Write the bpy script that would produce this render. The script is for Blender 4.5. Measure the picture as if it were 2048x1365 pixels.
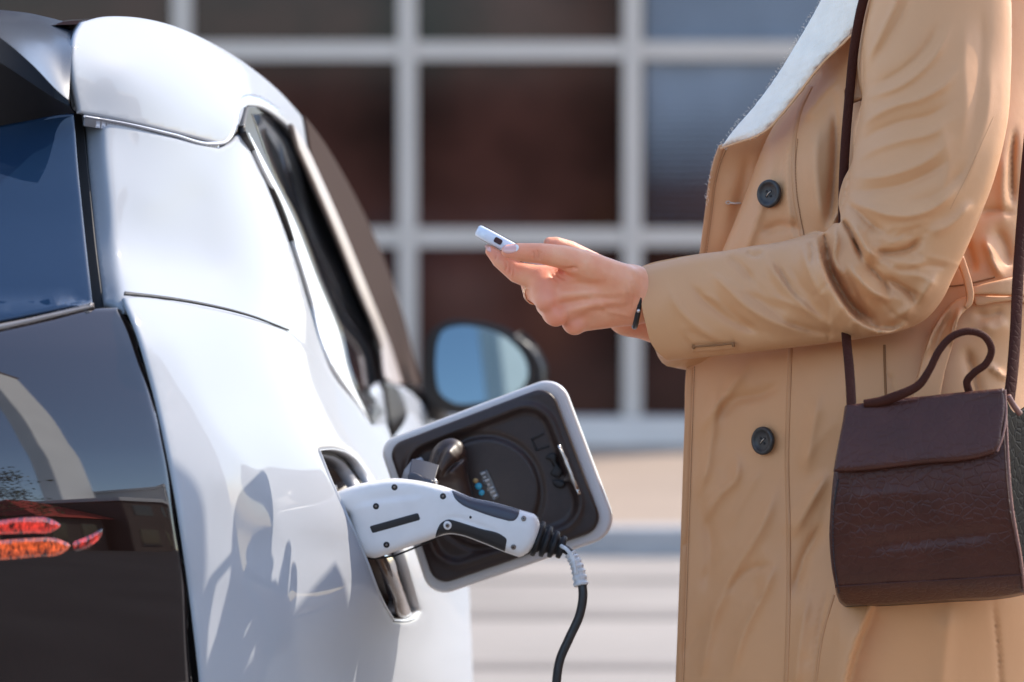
import bpy, bmesh, math, random
import numpy as np
from mathutils import Vector, Matrix
from mathutils.geometry import delaunay_2d_cdt
from mathutils.kdtree import KDTree

for _o in list(bpy.data.objects):
    bpy.data.objects.remove(_o)
SC = bpy.context.scene
COL = SC.collection
R = math.radians
rng = random.Random(7)

# ------------------------------------------------------------------ camera
F = 5689.0                      # focal length in photo pixels (100 mm on a 36 mm sensor, 2048 px wide)
HC = 1.17
PITCH = math.atan(199.0 / F)
cam_data = bpy.data.cameras.new('camera')
cam = bpy.data.objects.new('camera', cam_data)
COL.objects.link(cam)
cam.location = (0, 0, HC)
cam.rotation_euler = (R(90) - PITCH, 0, 0)
cam_data.lens = 100.0
cam_data.sensor_width = 36.0
cam_data.clip_start = 0.05
cam_data.clip_end = 2000
cam_data.dof.use_dof = True
cam_data.dof.focus_distance = 2.88
cam_data.dof.aperture_fstop = 4.2
cam_data.dof.aperture_blades = 0
SC.camera = cam

# ------------------------------------------------------------------ sky and sun
SUN_EL, SUN_AZ = R(43), R(90 - 34)        # azimuth clockwise from +Y
world = bpy.data.worlds.new('World')
SC.world = world
world.use_nodes = True
wn = world.node_tree
wn.nodes.clear()
sky = wn.nodes.new('ShaderNodeTexSky')
sky.sky_type = 'NISHITA'
sky.sun_disc = False
sky.sun_elevation = SUN_EL
sky.sun_rotation = SUN_AZ
sky.dust_density = 0.8
sky.air_density = 1.0
sky.ozone_density = 1.0
bg = wn.nodes.new('ShaderNodeBackground')
bg.inputs['Strength'].default_value = 0.15
wo = wn.nodes.new('ShaderNodeOutputWorld')
wn.links.new(sky.outputs[0], bg.inputs[0])
wn.links.new(bg.outputs[0], wo.inputs[0])

sun_l = bpy.data.lights.new('sun', 'SUN')
sun_l.energy = 2.0
sun_l.angle = R(0.5)
sun_l.color = (1.0, 0.91, 0.79)
sun = bpy.data.objects.new('sun', sun_l)
COL.objects.link(sun)
sd = Vector((math.sin(SUN_AZ) * math.cos(SUN_EL), math.cos(SUN_AZ) * math.cos(SUN_EL), math.sin(SUN_EL)))
sun.location = sd * 30
sun.rotation_euler = sd.to_track_quat('Z', 'Y').to_euler()

vs = SC.view_settings
vs.view_transform = 'Standard'
vs.look = 'None'
vs.exposure = 1.72
vs.gamma = 1.0
vs.use_curve_mapping = False
SC.cycles.max_bounces = 8
SC.cycles.use_denoising = True

# ------------------------------------------------------------------ geometry helpers
CP, SP = math.cos(PITCH), math.sin(PITCH)


def U(px, py, d):
    """world points from photo coordinates plus a real distance in metres"""
    px, py, d = np.broadcast_arrays(np.asarray(px, float), np.asarray(py, float), np.asarray(d, float))
    x = (px - 1024.0) / F * d
    y = -(py - 682.5) / F * d
    return np.stack([x, d * CP + y * SP, HC - d * SP + y * CP], -1)


def proj(P):
    P = np.asarray(P, float)
    y, z = P[..., 1], P[..., 2] - HC
    d = y * CP - z * SP
    u = y * SP + z * CP
    return np.stack([1024 + P[..., 0] / d * F, 682.5 - u / d * F], -1), d


def cr(pts, n=10, closed=False):
    """Catmull-Rom through points (any dimension)"""
    P = np.asarray(pts, float)
    N = len(P)
    out = []
    segs = N if closed else N - 1
    for i in range(segs):
        if closed:
            p0, p1, p2, p3 = P[(i - 1) % N], P[i], P[(i + 1) % N], P[(i + 2) % N]
        else:
            p1, p2 = P[i], P[i + 1]
            p0 = P[i - 1] if i > 0 else 2 * p1 - p2
            p3 = P[i + 2] if i + 2 < N else 2 * p2 - p1
        # centripetal-ish: chord-scaled tangents
        l0, l1, l2 = (np.linalg.norm(p1 - p0) + 1e-9, np.linalg.norm(p2 - p1) + 1e-9, np.linalg.norm(p3 - p2) + 1e-9)
        m1 = ((p1 - p0) / l0 * l1 + (p2 - p1) / l1 * l0) / (l0 + l1) * l1
        m2 = ((p2 - p1) / l1 * l2 + (p3 - p2) / l2 * l1) / (l1 + l2) * l1
        for k in range(n):
            t = k / n
            out.append((2 * t**3 - 3 * t**2 + 1) * p1 + (t**3 - 2 * t**2 + t) * m1 + (-2 * t**3 + 3 * t**2) * p2 + (t**3 - t**2) * m2)
    if not closed:
        out.append(P[-1])
    return np.array(out)


def loop(*segs):
    """closed outline from splined segments; each segment is a list of points, corners where segments meet"""
    out = []
    for s in segs:
        c = cr(s, 8) if len(s) > 2 else np.asarray(s, float)
        for p in c:
            if not out or np.linalg.norm(out[-1] - p) > 0.3:
                out.append(p)
    if np.linalg.norm(out[0] - out[-1]) < 0.3:
        out.pop()
    return np.array(out)


def resample(P, step, closed=True):
    P = np.asarray(P, float)
    Q = np.vstack([P, P[:1]]) if closed else P
    L = np.linalg.norm(np.diff(Q, axis=0), axis=1)
    out = []
    for i in range(len(Q) - 1):
        k = max(1, int(math.ceil(L[i] / step)))
        for j in range(k):
            out.append(Q[i] + (Q[i + 1] - Q[i]) * j / k)
    if not closed:
        out.append(Q[-1])
    out2 = [out[0]]
    for p in out[1:]:
        if np.linalg.norm(p - out2[-1]) > step * 0.35:
            out2.append(p)
    return np.array(out2)


def inside(poly, P):
    x, y = P[:, 0], P[:, 1]
    res = np.zeros(len(P), bool)
    n = len(poly)
    for i in range(n):
        x1, y1 = poly[i]
        x2, y2 = poly[(i + 1) % n]
        if y1 == y2:
            continue
        c = ((y1 > y) != (y2 > y)) & (x < (x2 - x1) * (y - y1) / (y2 - y1) + x1)
        res ^= c
    return res


def polydist(poly, P, closed=True, want=False):
    """distance to polyline, nearest point, side sign, parameter 0..1"""
    A = np.asarray(poly, float)
    B = np.roll(A, -1, 0) if closed else A[1:]
    A = A if closed else A[:-1]
    X, Y = np.ascontiguousarray(P[:, 0]), np.ascontiguousarray(P[:, 1])
    best = np.full(len(P), 1e18)
    if want:
        near = np.zeros((len(P), 2))
        side = np.zeros(len(P))
        par = np.zeros(len(P))
        L = np.linalg.norm(B - A, axis=1)
        S = np.concatenate([[0], np.cumsum(L)])
    for i in range(len(A)):
        ax, ay = A[i]
        bx, by = B[i] - A[i]
        l2 = bx * bx + by * by + 1e-12
        dx, dy = X - ax, Y - ay
        t = (dx * bx + dy * by) / l2
        np.clip(t, 0, 1, out=t)
        ex_, ey_ = dx - t * bx, dy - t * by
        d2 = ex_ * ex_ + ey_ * ey_
        if not want:
            np.minimum(best, d2, out=best)
            continue
        m = np.nonzero(d2 < best)[0]
        best[m] = d2[m]
        near[m, 0] = ax + t[m] * bx
        near[m, 1] = ay + t[m] * by
        side[m] = np.sign(bx * dy[m] - by * dx[m])
        par[m] = (S[i] + t[m] * L[i]) / S[-1]
    if want:
        return np.sqrt(best), near, side, par
    return np.sqrt(best)


class FastDist:
    """distance to a closed outline through a kd-tree of dense samples, exact on the neighbouring segments"""
    def __init__(s, poly):
        s.p = resample(poly, 2.0)
        s.n = len(s.p)
        s.t = KDTree(s.n)
        for i, q in enumerate(s.p):
            s.t.insert((q[0], q[1], 0), i)
        s.t.balance()

    def __call__(s, P, near=False):
        f = s.t.find
        idx = np.array([f((a, b, 0))[1] for a, b in P.tolist()], int) if len(P) else np.zeros(0, int)
        best = np.full(len(P), 1e18)
        nr_ = np.zeros((len(P), 2))
        for o in (-1, 0):
            A = s.p[(idx + o) % s.n]
            B = s.p[(idx + o + 1) % s.n]
            ab = B - A
            t = np.clip(((P - A) * ab).sum(1) / ((ab * ab).sum(1) + 1e-12), 0, 1)
            q = A + t[:, None] * ab
            d2 = ((P - q) ** 2).sum(1)
            m = d2 < best
            best[m] = d2[m]
            nr_[m] = q[m]
        return (np.sqrt(best), nr_) if near else np.sqrt(best)


class TPS:
    """thin plate spline through (x, y) -> v"""
    def __init__(s, pts, lam=0.0):
        A = np.asarray(pts, float)
        s.c = A[:, :2] / 300.0
        n = len(A)
        K = s.k(np.linalg.norm(s.c[:, None] - s.c[None], axis=2)) + lam * np.eye(n)
        Pm = np.hstack([np.ones((n, 1)), s.c])
        M = np.zeros((n + 3, n + 3))
        M[:n, :n] = K
        M[:n, n:] = Pm
        M[n:, :n] = Pm.T
        s.w = np.linalg.solve(M, np.concatenate([A[:, 2], np.zeros(3)]))

    def k(s, r):
        return np.where(r > 1e-9, r * r * np.log(np.maximum(r, 1e-9)), 0)

    def __call__(s, x, y):
        P = np.stack([np.asarray(x, float), np.asarray(y, float)], -1).reshape(-1, 2) / 300.0
        r = np.linalg.norm(P[:, None] - s.c[None], axis=2)
        return s.k(r) @ s.w[:-3] + s.w[-3] + P @ s.w[-2:]


def obj(name, V, Fc, mat, parent=None, smooth=True, mats=None, fm=None, uv=None):
    me = bpy.data.meshes.new(name)
    me.from_pydata([tuple(map(float, v)) for v in V], [], [tuple(map(int, f)) for f in Fc])
    me.update()
    if smooth:
        me.polygons.foreach_set('use_smooth', [True] * len(me.polygons))
    for m in (mats or [mat]):
        me.materials.append(m)
    if fm is not None:
        me.polygons.foreach_set('material_index', list(map(int, fm)))
    if uv is not None:
        ul = me.uv_layers.new(name='uv')
        li = np.zeros(len(me.loops), int)
        me.loops.foreach_get('vertex_index', li)
        ul.data.foreach_set('uv', np.asarray(uv, float)[li].ravel())
    o = bpy.data.objects.new(name, me)
    COL.objects.link(o)
    if parent is not None:
        o.parent = parent
        o.matrix_parent_inverse = parent.matrix_world.inverted() if False else Matrix.Translation(-Vector(parent.location))
    return o


def empty(name, loc):
    o = bpy.data.objects.new(name, None)
    o.location = loc
    o.empty_display_size = 0.1
    COL.objects.link(o)
    return o


def tag(o, label=None, cat=None, group=None, kind=None):
    if label:
        o['label'] = label
    if cat:
        o['category'] = cat
    if group:
        o['group'] = group
    if kind:
        o['kind'] = kind
    return o


def vnormals(V, T):
    V = np.asarray(V)
    T = np.asarray(T)
    n = np.cross(V[T[:, 1]] - V[T[:, 0]], V[T[:, 2]] - V[T[:, 0]])
    N = np.zeros_like(V)
    for k in range(3):
        np.add.at(N, T[:, k], n)
    return N / (np.linalg.norm(N, axis=1, keepdims=True) + 1e-15)


def tri2d(outline, holes=(), grid=8, rings=(1.5, 4)):
    """triangulate a photo-space outline with even interior points; returns points, triangles, border loops, distance"""
    bs = [resample(outline, min(3.5, grid * 0.8))] + [resample(h, min(3.5, grid * 0.8)) for h in holes]
    fd = [FastDist(b) for b in bs]
    pts, loops, edges = [], [], []
    for b in bs:
        i0 = len(pts)
        pts += list(b)
        idx = list(range(i0, len(pts)))
        loops.append(idx)
        edges += [(idx[k], idx[(k + 1) % len(idx)]) for k in range(len(idx))]
    nb = len(pts)

    def ins(P):
        m = inside(bs[0], P)
        for h in bs[1:]:
            m &= ~inside(h, P)
        return m

    def dist(P):
        d = fd[0](P)
        for h in fd[1:]:
            d = np.minimum(d, h(P))
        return d
    extra = []
    for r in rings:
        for b in bs:
            t = np.roll(b, -1, 0) - np.roll(b, 1, 0)
            nrm = np.stack([-t[:, 1], t[:, 0]], 1) / (np.linalg.norm(t, axis=1, keepdims=True) + 1e-9)
            for s in (1, -1):
                q = b + nrm * r * s
                q = q[ins(q)]
                if len(q):
                    q = q[dist(q) > r * 0.85]
                    extra.append(q)
    mn, mx = bs[0].min(0), bs[0].max(0)
    gx = np.arange(mn[0] + grid * 0.31, mx[0], grid)
    gy = np.arange(mn[1] + grid * 0.31, mx[1], grid * 0.9)
    X, Y = np.meshgrid(gx, gy)
    X[1::2] += grid * 0.5
    G = np.stack([X.ravel(), Y.ravel()], 1)
    G = G[ins(G)]
    if len(G):
        G = G[dist(G) > (rings[-1] if rings else 0) + grid * 0.45]
    P = np.vstack([np.array(pts)] + extra + [G])
    r = delaunay_2d_cdt([Vector(p) for p in P], edges, [], 0, 1e-4)
    Q = np.array([tuple(v) for v in r[0]])
    T = np.array([f for f in r[2] if len(f) == 3])
    C = Q[T].mean(1)
    T = T[ins(C)]
    a = Q[T]
    ar = (a[:, 1, 0] - a[:, 0, 0]) * (a[:, 2, 1] - a[:, 0, 1]) - (a[:, 1, 1] - a[:, 0, 1]) * (a[:, 2, 0] - a[:, 0, 0])
    T[ar > 0] = T[ar > 0][:, ::-1]       # counter-clockwise in y-down => faces the camera after unprojection
    T = T[np.abs(ar) > 1e-6]
    # border edges
    E = {}
    for t in T:
        for k in range(3):
            e = (int(t[k]), int(t[(k + 1) % 3]))
            E[e] = 1
    border = [e for e in E if (e[1], e[0]) not in E]
    return Q, T, border, dist(Q)


def relief(name, outline, dfun, mat, parent=None, holes=(), grid=8, thick=0.004, rings=(1.5, 4), roll=None, off=0.0,
           back=None, uvscale=None, flat=False):
    """a solid panel: traced outline, its own distance function, real thickness.
    back: function giving the distance of the rear side instead of an even thickness"""
    Q, T, border, D = tri2d(np.asarray(outline, float), holes, grid, rings)
    d = dfun(Q[:, 0], Q[:, 1])
    V = U(Q[:, 0], Q[:, 1], d)
    N = vnormals(V, T)
    if off or roll:
        o = np.full(len(V), off)
        if roll:
            w, h = roll
            t = np.clip(D / w, 0, 1)
            o = o - h * (1 - np.sqrt(np.maximum(0, 1 - (1 - t) ** 2)))
        V = V + N * o[:, None]
        N = vnormals(V, T)
    n = len(V)
    if back is not None:
        B = U(Q[:, 0], Q[:, 1], back(Q[:, 0], Q[:, 1]))
    else:
        B = V - N * thick
    VV = np.vstack([V, B])
    FF = [tuple(t) for t in T] + [(t[2] + n, t[1] + n, t[0] + n) for t in T]
    FF += [(b, a, a + n, b + n) for a, b in border]
    uv = None
    return obj(name, VV, FF, mat, parent)


def inflate(outline, cell=4.0, iters=500):
    """smooth rounded height (in pixels) inside an outline: sqrt of the Poisson solution"""
    P = np.asarray(outline, float)
    mn, mx = P.min(0) - 3 * cell, P.max(0) + 3 * cell
    gx = np.arange(mn[0], mx[0], cell)
    gy = np.arange(mn[1], mx[1], cell)
    X, Y = np.meshgrid(gx, gy)
    M = inside(P, np.stack([X.ravel(), Y.ravel()], 1)).reshape(X.shape)
    u = np.zeros(X.shape)
    red = ((np.arange(X.shape[0])[:, None] + np.arange(X.shape[1])[None]) % 2) == 0
    om = 2 / (1 + math.sin(math.pi / max(X.shape)) * 1.5)
    c = 2.0 * cell * cell
    for k in range(iters):
        for m in (red, ~red):
            s = np.zeros_like(u)
            s[1:-1, 1:-1] = (u[:-2, 1:-1] + u[2:, 1:-1] + u[1:-1, :-2] + u[1:-1, 2:] + c) / 4
            mm = M & m
            u[mm] += om * (s[mm] - u[mm])

    def bil(x, y):
        fx = np.clip((x - mn[0]) / cell, 0, len(gx) - 1.001)
        fy = np.clip((y - mn[1]) / cell, 0, len(gy) - 1.001)
        i, j = fx.astype(int), fy.astype(int)
        a, b = fx - i, fy - j
        return (u[j, i] * (1 - a) * (1 - b) + u[j, i + 1] * a * (1 - b) + u[j + 1, i] * (1 - a) * b + u[j + 1, i + 1] * a * b)

    S = FastDist(P)

    def h(x, y):
        x, y = np.asarray(x, float), np.asarray(y, float)
        Q = np.stack([x, y], 1)
        D, near = S(Q, True)
        lim = 3.0 * cell
        q = near + (Q - near) * (lim / np.maximum(D, 1e-3))[:, None]
        ui = bil(x, y)
        ub = bil(q[:, 0], q[:, 1]) * np.clip(D / lim, 0, 1)
        uu = np.where(D < lim, np.where(D < 0.02, 0, ub), ui)
        return np.sqrt(np.maximum(uu, 0))
    return h


def strokes(x, y, SL, sharp=False):
    """sum of fold strokes, metres toward the viewer side. each: (points, width_px, amp_m[, kind[, length_px]])"""
    P = np.stack([np.asarray(x, float), np.asarray(y, float)], 1)
    out = np.zeros(len(P))
    for s in SL:
        pts, w, a = s[0], s[1], s[2]
        kind = s[3] if len(s) > 3 else 'ridge'
        c = cr(pts, 6)
        mn, mx = c.min(0) - 4.5 * w, c.max(0) + 4.5 * w
        if kind == 'step':
            mn, mx = c.min(0) - 4 * s[4], c.max(0) + 4 * s[4]
        m = ((P > mn) & (P < mx)).all(1)
        if not m.any():
            continue
        D, near, sg, t = polydist(c, P[m], False, True)
        taper = np.clip(np.minimum(t, 1 - t) / 0.28, 0, 1)
        taper = taper * taper * (3 - 2 * taper)
        if kind == 'ridge':
            g = np.exp(-1.6 * (np.sqrt((D / w) ** 2 + 0.05) - 0.2236)) if sharp else np.exp(-(D / w) ** 2)
            v = a * g * (0.06 + 0.94 * taper)
            v *= np.where((t <= 0) | (t >= 1), np.exp(-(D / w) ** 2), 1)
        else:
            L = s[4]
            ss = np.clip(D * sg / w * 0.5 + 0.5, 0, 1)
            ss = ss * ss * (3 - 2 * ss)
            v = a * ss * np.exp(-(D / L) ** 2) * taper
        out[m] += v
    return out


def tube(pts, rad, seg=12, caps=True, flat=None, up=None):
    """swept tube through world points; rad scalar or per point; flat=(a,b) scale of section axes"""
    P = np.asarray(pts, float)
    n = len(P)
    r = np.broadcast_to(np.asarray(rad, float), (n,))
    T = np.gradient(P, axis=0)
    T /= np.linalg.norm(T, axis=1, keepdims=True) + 1e-12
    up = np.array(up if up is not None else (0.13, -0.98, 0.1), float)
    V, Fc = [], []
    a0 = up - T[0] * (up @ T[0])
    a0 /= np.linalg.norm(a0)
    fl = flat or (1, 1)
    for i in range(n):
        if up is not None and flat is not None:
            a0 = up - T[i] * (up @ T[i])
        else:
            a0 = a0 - T[i] * (a0 @ T[i])
        a0 = a0 / (np.linalg.norm(a0) + 1e-12)
        b0 = np.cross(T[i], a0)
        for k in range(seg):
            th = 2 * math.pi * k / seg
            V.append(P[i] + r[i] * (fl[0] * math.cos(th) * a0 + fl[1] * math.sin(th) * b0))
    for i in range(n - 1):
        for k in range(seg):
            k2 = (k + 1) % seg
            Fc.append((i * seg + k, i * seg + k2, (i + 1) * seg + k2, (i + 1) * seg + k))
    if caps:
        Fc.append(tuple(range(seg))[::-1])
        Fc.append(tuple((n - 1) * seg + k for k in range(seg)))
    return V, Fc


def join(parts):
    V, Fc = [], []
    for v, f in parts:
        o = len(V)
        V += list(v)
        Fc += [tuple(i + o for i in q) for q in f]
    return V, Fc


def box(x0, x1, y0, y1, z0, z1):
    V = [(x0, y0, z0), (x1, y0, z0), (x1, y1, z0), (x0, y1, z0), (x0, y0, z1), (x1, y0, z1), (x1, y1, z1), (x0, y1, z1)]
    return V, [(0, 3, 2, 1), (4, 5, 6, 7), (0, 1, 5, 4), (1, 2, 6, 5), (2, 3, 7, 6), (3, 0, 4, 7)]


def bevel(o, w=0.004, seg=2):
    m = o.modifiers.new('bevel', 'BEVEL')
    m.width = w
    m.segments = seg
    m.limit_method = 'ANGLE'
    m.angle_limit = R(35)
    return o


def patch(rows, n=8, m=1):
    """grid surface through rows of world points (splined along each row; m linear/spline steps between rows)"""
    G = [cr(r, n) for r in rows]
    A = np.array(G)
    if m > 1:
        A = np.array([cr(A[:, j], m) for j in range(A.shape[1])]).transpose(1, 0, 2)
    r, c = A.shape[:2]
    V = A.reshape(-1, 3)
    Fc = [(i * c + j, (i + 1) * c + j, (i + 1) * c + j + 1, i * c + j + 1) for i in range(r - 1) for j in range(c - 1)]
    return V, Fc


def mirror_copy(o, xc):
    """the same part on the other flank of the car"""
    me = o.data.copy()
    for v in me.vertices:
        v.co.x = 2 * xc - v.co.x
    me.flip_normals()
    c = bpy.data.objects.new(o.name.split('.')[0], me)
    COL.objects.link(c)
    c.parent = o.parent
    c.matrix_parent_inverse = o.matrix_parent_inverse.copy()
    return c


# ------------------------------------------------------------------ materials
def mat(name, base, rough=0.5, spec=0.5, metal=0.0, coat=0.0, coat_rough=0.03, sheen=0.0, sheen_tint=None, emit=None, emit_s=0.0,
        noise=None, bump=None, sss=0.0, sss_col=None, trans=0.0):
    """noise: (scale, amount, detail) value variation; bump: list of (kind, scale, strength, dist)"""
    m = bpy.data.materials.new(name)
    m.use_nodes = True
    nt = m.node_tree
    b = nt.nodes['Principled BSDF']
    b.inputs['Base Color'].default_value = (*base, 1)
    b.inputs['Roughness'].default_value = rough
    b.inputs['Specular IOR Level'].default_value = spec
    b.inputs['Metallic'].default_value = metal
    b.inputs['Coat Weight'].default_value = coat
    b.inputs['Coat Roughness'].default_value = coat_rough
    b.inputs['Sheen Weight'].default_value = sheen
    if sheen_tint:
        b.inputs['Sheen Tint'].default_value = (*sheen_tint, 1)
    b.inputs['Transmission Weight'].default_value = trans
    if emit:
        b.inputs['Emission Color'].default_value = (*emit, 1)
        b.inputs['Emission Strength'].default_value = emit_s
    if sss:
        b.inputs['Subsurface Weight'].default_value = sss
        b.inputs['Subsurface Radius'].default_value = (0.012, 0.004, 0.002)
        b.inputs['Subsurface Scale'].default_value = 0.5
    tc = nt.nodes.new('ShaderNodeTexCoord')
    if noise:
        sc, am, det = noise
        n = nt.nodes.new('ShaderNodeTexNoise')
        n.inputs['Scale'].default_value = sc
        n.inputs['Detail'].default_value = det
        nt.links.new(tc.outputs['Object'], n.inputs['Vector'])
        mr = nt.nodes.new('ShaderNodeMapRange')
        mr.inputs['From Min'].default_value = 0.25
        mr.inputs['From Max'].default_value = 0.75
        mr.inputs['To Min'].default_value = 1 - am
        mr.inputs['To Max'].default_value = 1 + am
        nt.links.new(n.outputs['Fac'], mr.inputs['Value'])
        mx = nt.nodes.new('ShaderNodeVectorMath')
        mx.operation = 'SCALE'
        mx.inputs[0].default_value = base
        nt.links.new(mr.outputs[0], mx.inputs['Scale'])
        nt.links.new(mx.outputs[0], b.inputs['Base Color'])
    prev = None
    for k in (bump or []):
        kind, sc, st, dist = k
        if kind == 'noise':
            n = nt.nodes.new('ShaderNodeTexNoise')
            n.inputs['Detail'].default_value = 4
            out = n.outputs['Fac']
        elif kind == 'voronoi':
            n = nt.nodes.new('ShaderNodeTexVoronoi')
            n.feature = 'DISTANCE_TO_EDGE'
            out = n.outputs['Distance']
        else:
            n = nt.nodes.new('ShaderNodeTexWave')
            n.bands_direction = kind[-1].upper()
            n.inputs['Distortion'].default_value = 0.6
            out = n.outputs['Fac']
        n.inputs['Scale'].default_value = sc
        nt.links.new(tc.outputs['Object'], n.inputs['Vector'])
        if kind == 'voronoi':
            mr = nt.nodes.new('ShaderNodeMapRange')
            mr.inputs['From Max'].default_value = 0.12
            nt.links.new(out, mr.inputs['Value'])
            out = mr.outputs[0]
        bp = nt.nodes.new('ShaderNodeBump')
        bp.inputs['Strength'].default_value = st
        bp.inputs['Distance'].default_value = dist
        nt.links.new(out, bp.inputs['Height'])
        if prev is not None:
            nt.links.new(prev, bp.inputs['Normal'])
        prev = bp.outputs['Normal']
    if prev is not None:
        nt.links.new(prev, b.inputs['Normal'])
    return m


M = {}
M['paint'] = mat('white_car_paint', (0.29, 0.30, 0.322), 0.6, 0.1, coat=0.28, coat_rough=0.03)
M['gloss_black'] = mat('gloss_black_panel', (0.015, 0.006, 0.004), 0.03, 0.7, coat=1.0, coat_rough=0.01)
M['spoiler'] = mat('satin_black_spoiler', (0.03, 0.035, 0.045), 0.25, 0.6)
M['strip_white'] = mat('white_door_frame', (0.62, 0.64, 0.65), 0.4, 0.4)
M['tint_glass'] = mat('tinted_glass', (0.010, 0.016, 0.026), 0.02, 1.0, coat=0.6, coat_rough=0.0)
M['rear_glass'] = mat('sky_reflection_rear_glass', (0.010, 0.026, 0.058), 0.02, 0.5)  # blue of the mirrored sky put into the glass colour
M['side_glass'] = mat('dark_side_glass', (0.012, 0.014, 0.018), 0.03, 0.3)
M['lid_white'] = mat('shade_lifted_lid_white', (0.60, 0.58, 0.57), 0.35, 0.4, coat=0.3)  # lighter copy of the car paint, lifted for the lid's shade
M['rubber'] = mat('black_rubber', (0.014, 0.012, 0.012), 0.55, 0.35)
M['trim_black'] = mat('satin_black_trim', (0.02, 0.018, 0.017), 0.3, 0.5)
M['lid_black'] = mat('moulded_black_plastic', (0.030, 0.017, 0.014), 0.42, 0.45, noise=(180, 0.15, 2), bump=[('noise', 900, 0.08, 0.001)])
M['steel'] = mat('brushed_steel', (0.62, 0.6, 0.58), 0.28, metal=1.0)
M['silver'] = mat('silver_trim', (0.55, 0.54, 0.53), 0.3, metal=0.9)
M['mirror'] = mat('mirror_glass', (0.15, 0.20, 0.22), 0.02, metal=1.0)
M['tyre'] = mat('tyre_rubber', (0.02, 0.02, 0.02), 0.8)
# ------------------------------------------------------------------ ground, kerb, pavement
def sheet(name, x0, x1, y0, y1, z, m, kind='structure'):
    o = obj(name, [(x0, y0, z), (x1, y0, z), (x1, y1, z), (x0, y1, z)], [(0, 1, 2, 3)], m, smooth=False)
    o['kind'] = kind
    return o


M['asphalt'] = mat('pale_worn_concrete_ground', (0.265, 0.23, 0.20), 0.85, 0.3, noise=(0.9, 0.16, 6), bump=[('noise', 60, 0.3, 0.01)])
M['paving'] = mat('pinkish_paving', (0.29, 0.215, 0.16), 0.85, 0.3, noise=(2.0, 0.12, 5), bump=[('noise', 80, 0.3, 0.01)])
M['kerb'] = mat('kerb_stone', (0.34, 0.32, 0.31), 0.8, 0.3, noise=(5, 0.15, 4))
M['plinth'] = mat('white_rendered_plinth', (0.62, 0.54, 0.48), 0.7, 0.3, noise=(2, 0.08, 4))
M['brickred'] = mat('mauve_base_course', (0.25, 0.19, 0.185), 0.8, 0.3, noise=(3, 0.15, 4))
M['mullion'] = mat('white_painted_mullion', (0.50, 0.42, 0.355), 0.5, 0.4, noise=(1.5, 0.06, 3))
M['pane'] = mat('brown_tinted_window_glass', (0.046, 0.016, 0.011), 0.08, 0.2, noise=(1.3, 0.9, 4))
M['sky_reflection'] = mat('grey_blue_sky_reflection', (0.17, 0.19, 0.22), 0.7, 0.2, noise=(1.6, 0.3, 3))  # sky mirrored in the panes, painted as grey-blue strips

sheet('ground', -400, 400, -400, 400, 0.0, M['asphalt'])
KY = 10.55
kerb_root = None
for k in range(14):
    x0 = -7 + k * 1.0
    o = obj('kerb', *box(x0 + 0.004, x0 + 0.996, KY, KY + 0.15, -0.05, 0.105), M['kerb'], smooth=False)
    o['kind'] = 'structure'
    bevel(o, 0.012, 2)
pv = obj('pavement', *box(-40, 40, KY + 0.152, 15.0, -0.05, 0.1), M['paving'], smooth=False)
pv['kind'] = 'structure'

M['joint'] = mat('worn_ground_band', (0.19, 0.163, 0.142), 0.85, 0.3, noise=(1.5, 0.15, 5))
for k, (ya, yb) in enumerate(((8.78, 9.0), (7.75, 7.86), (9.75, 9.84))):
    sheet('ground_joint', -40, 40, ya, yb, 0.004, M['joint'])
for k in range(12):
    sheet('paving_joint', -6 + k * 1.0, -6 + k * 1.0 + 0.02, KY + 0.16, 14.9, 0.104, M['joint'])
# ------------------------------------------------------------------ building across the street
BY = 15.0


def wx(px):
    return (px - 1024) / F * BY


def wz(py):
    return float(U(1024, py, BY * 1.0)[2])


bld = empty('office_building', (0, BY, 0.1))
tag(bld, 'building behind with a grid of pale mullions and dark brown windows', 'building')
px_cols = [365 + 450 * k for k in range(-8, 4)]
zr = [wz(835), wz(475), wz(102)]
dz = zr[2] - zr[1]
zr += [zr[2] + dz * k for k in range(1, 8)]
mw = 0.050
X0, X1 = wx(px_cols[0]), wx(px_cols[-1])
for x in px_cols:
    o = obj('vertical_mullion', *box(wx(x) - mw, wx(x) + mw, BY, BY + 0.14, zr[0], zr[-1] + mw), M['mullion'], bld, smooth=False)
    bevel(o, 0.008)
for i, z in enumerate(zr[1:]):
    for a, b in zip(px_cols[:-1], px_cols[1:]):
        o = obj('horizontal_mullion', *box(wx(a) + mw + 0.001, wx(b) - mw - 0.001, BY + 0.012, BY + 0.13, z - 0.05, z + 0.05), M['mullion'], bld, smooth=False)
for i in range(len(zr) - 1):
    for j, (a, b) in enumerate(zip(px_cols[:-1], px_cols[1:])):
        z0, z1 = zr[i] + (0.05 if i else 0.0), zr[i + 1] - 0.05
        o = obj('window_pane', *box(wx(a) + mw, wx(b) - mw, BY + 0.085, BY + 0.1, z0, z1), M['pane'], bld, smooth=False)
        tilt = (rng.random() - 0.5) * 0.05
        me = o.data
        for v in me.vertices[:]:
            v.co.y += tilt * (v.co.x - wx(a)) + 0.004 * (rng.random() if v.co.z > z0 + 0.1 else 0) * 0
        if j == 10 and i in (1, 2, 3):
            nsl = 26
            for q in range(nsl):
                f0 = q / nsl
                hh = (z1 - z0) / nsl * (0.96 if i != 1 else max(0.12, 0.98 - 1.25 * f0 ** 1.6))  # strips thin out downwards so the painted reflection fades
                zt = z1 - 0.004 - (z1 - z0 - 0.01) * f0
                obj('sky_reflection_strip', *box(wx(a) + mw + 0.02, wx(b) - mw - 0.02, BY + 0.06, BY + 0.066, zt - hh, zt), M['sky_reflection'], bld, smooth=False)
obj('sill', *box(X0, X1, BY - 0.10, BY + 0.2, wz(905), zr[0]), M['plinth'], bld, smooth=False)
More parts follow.
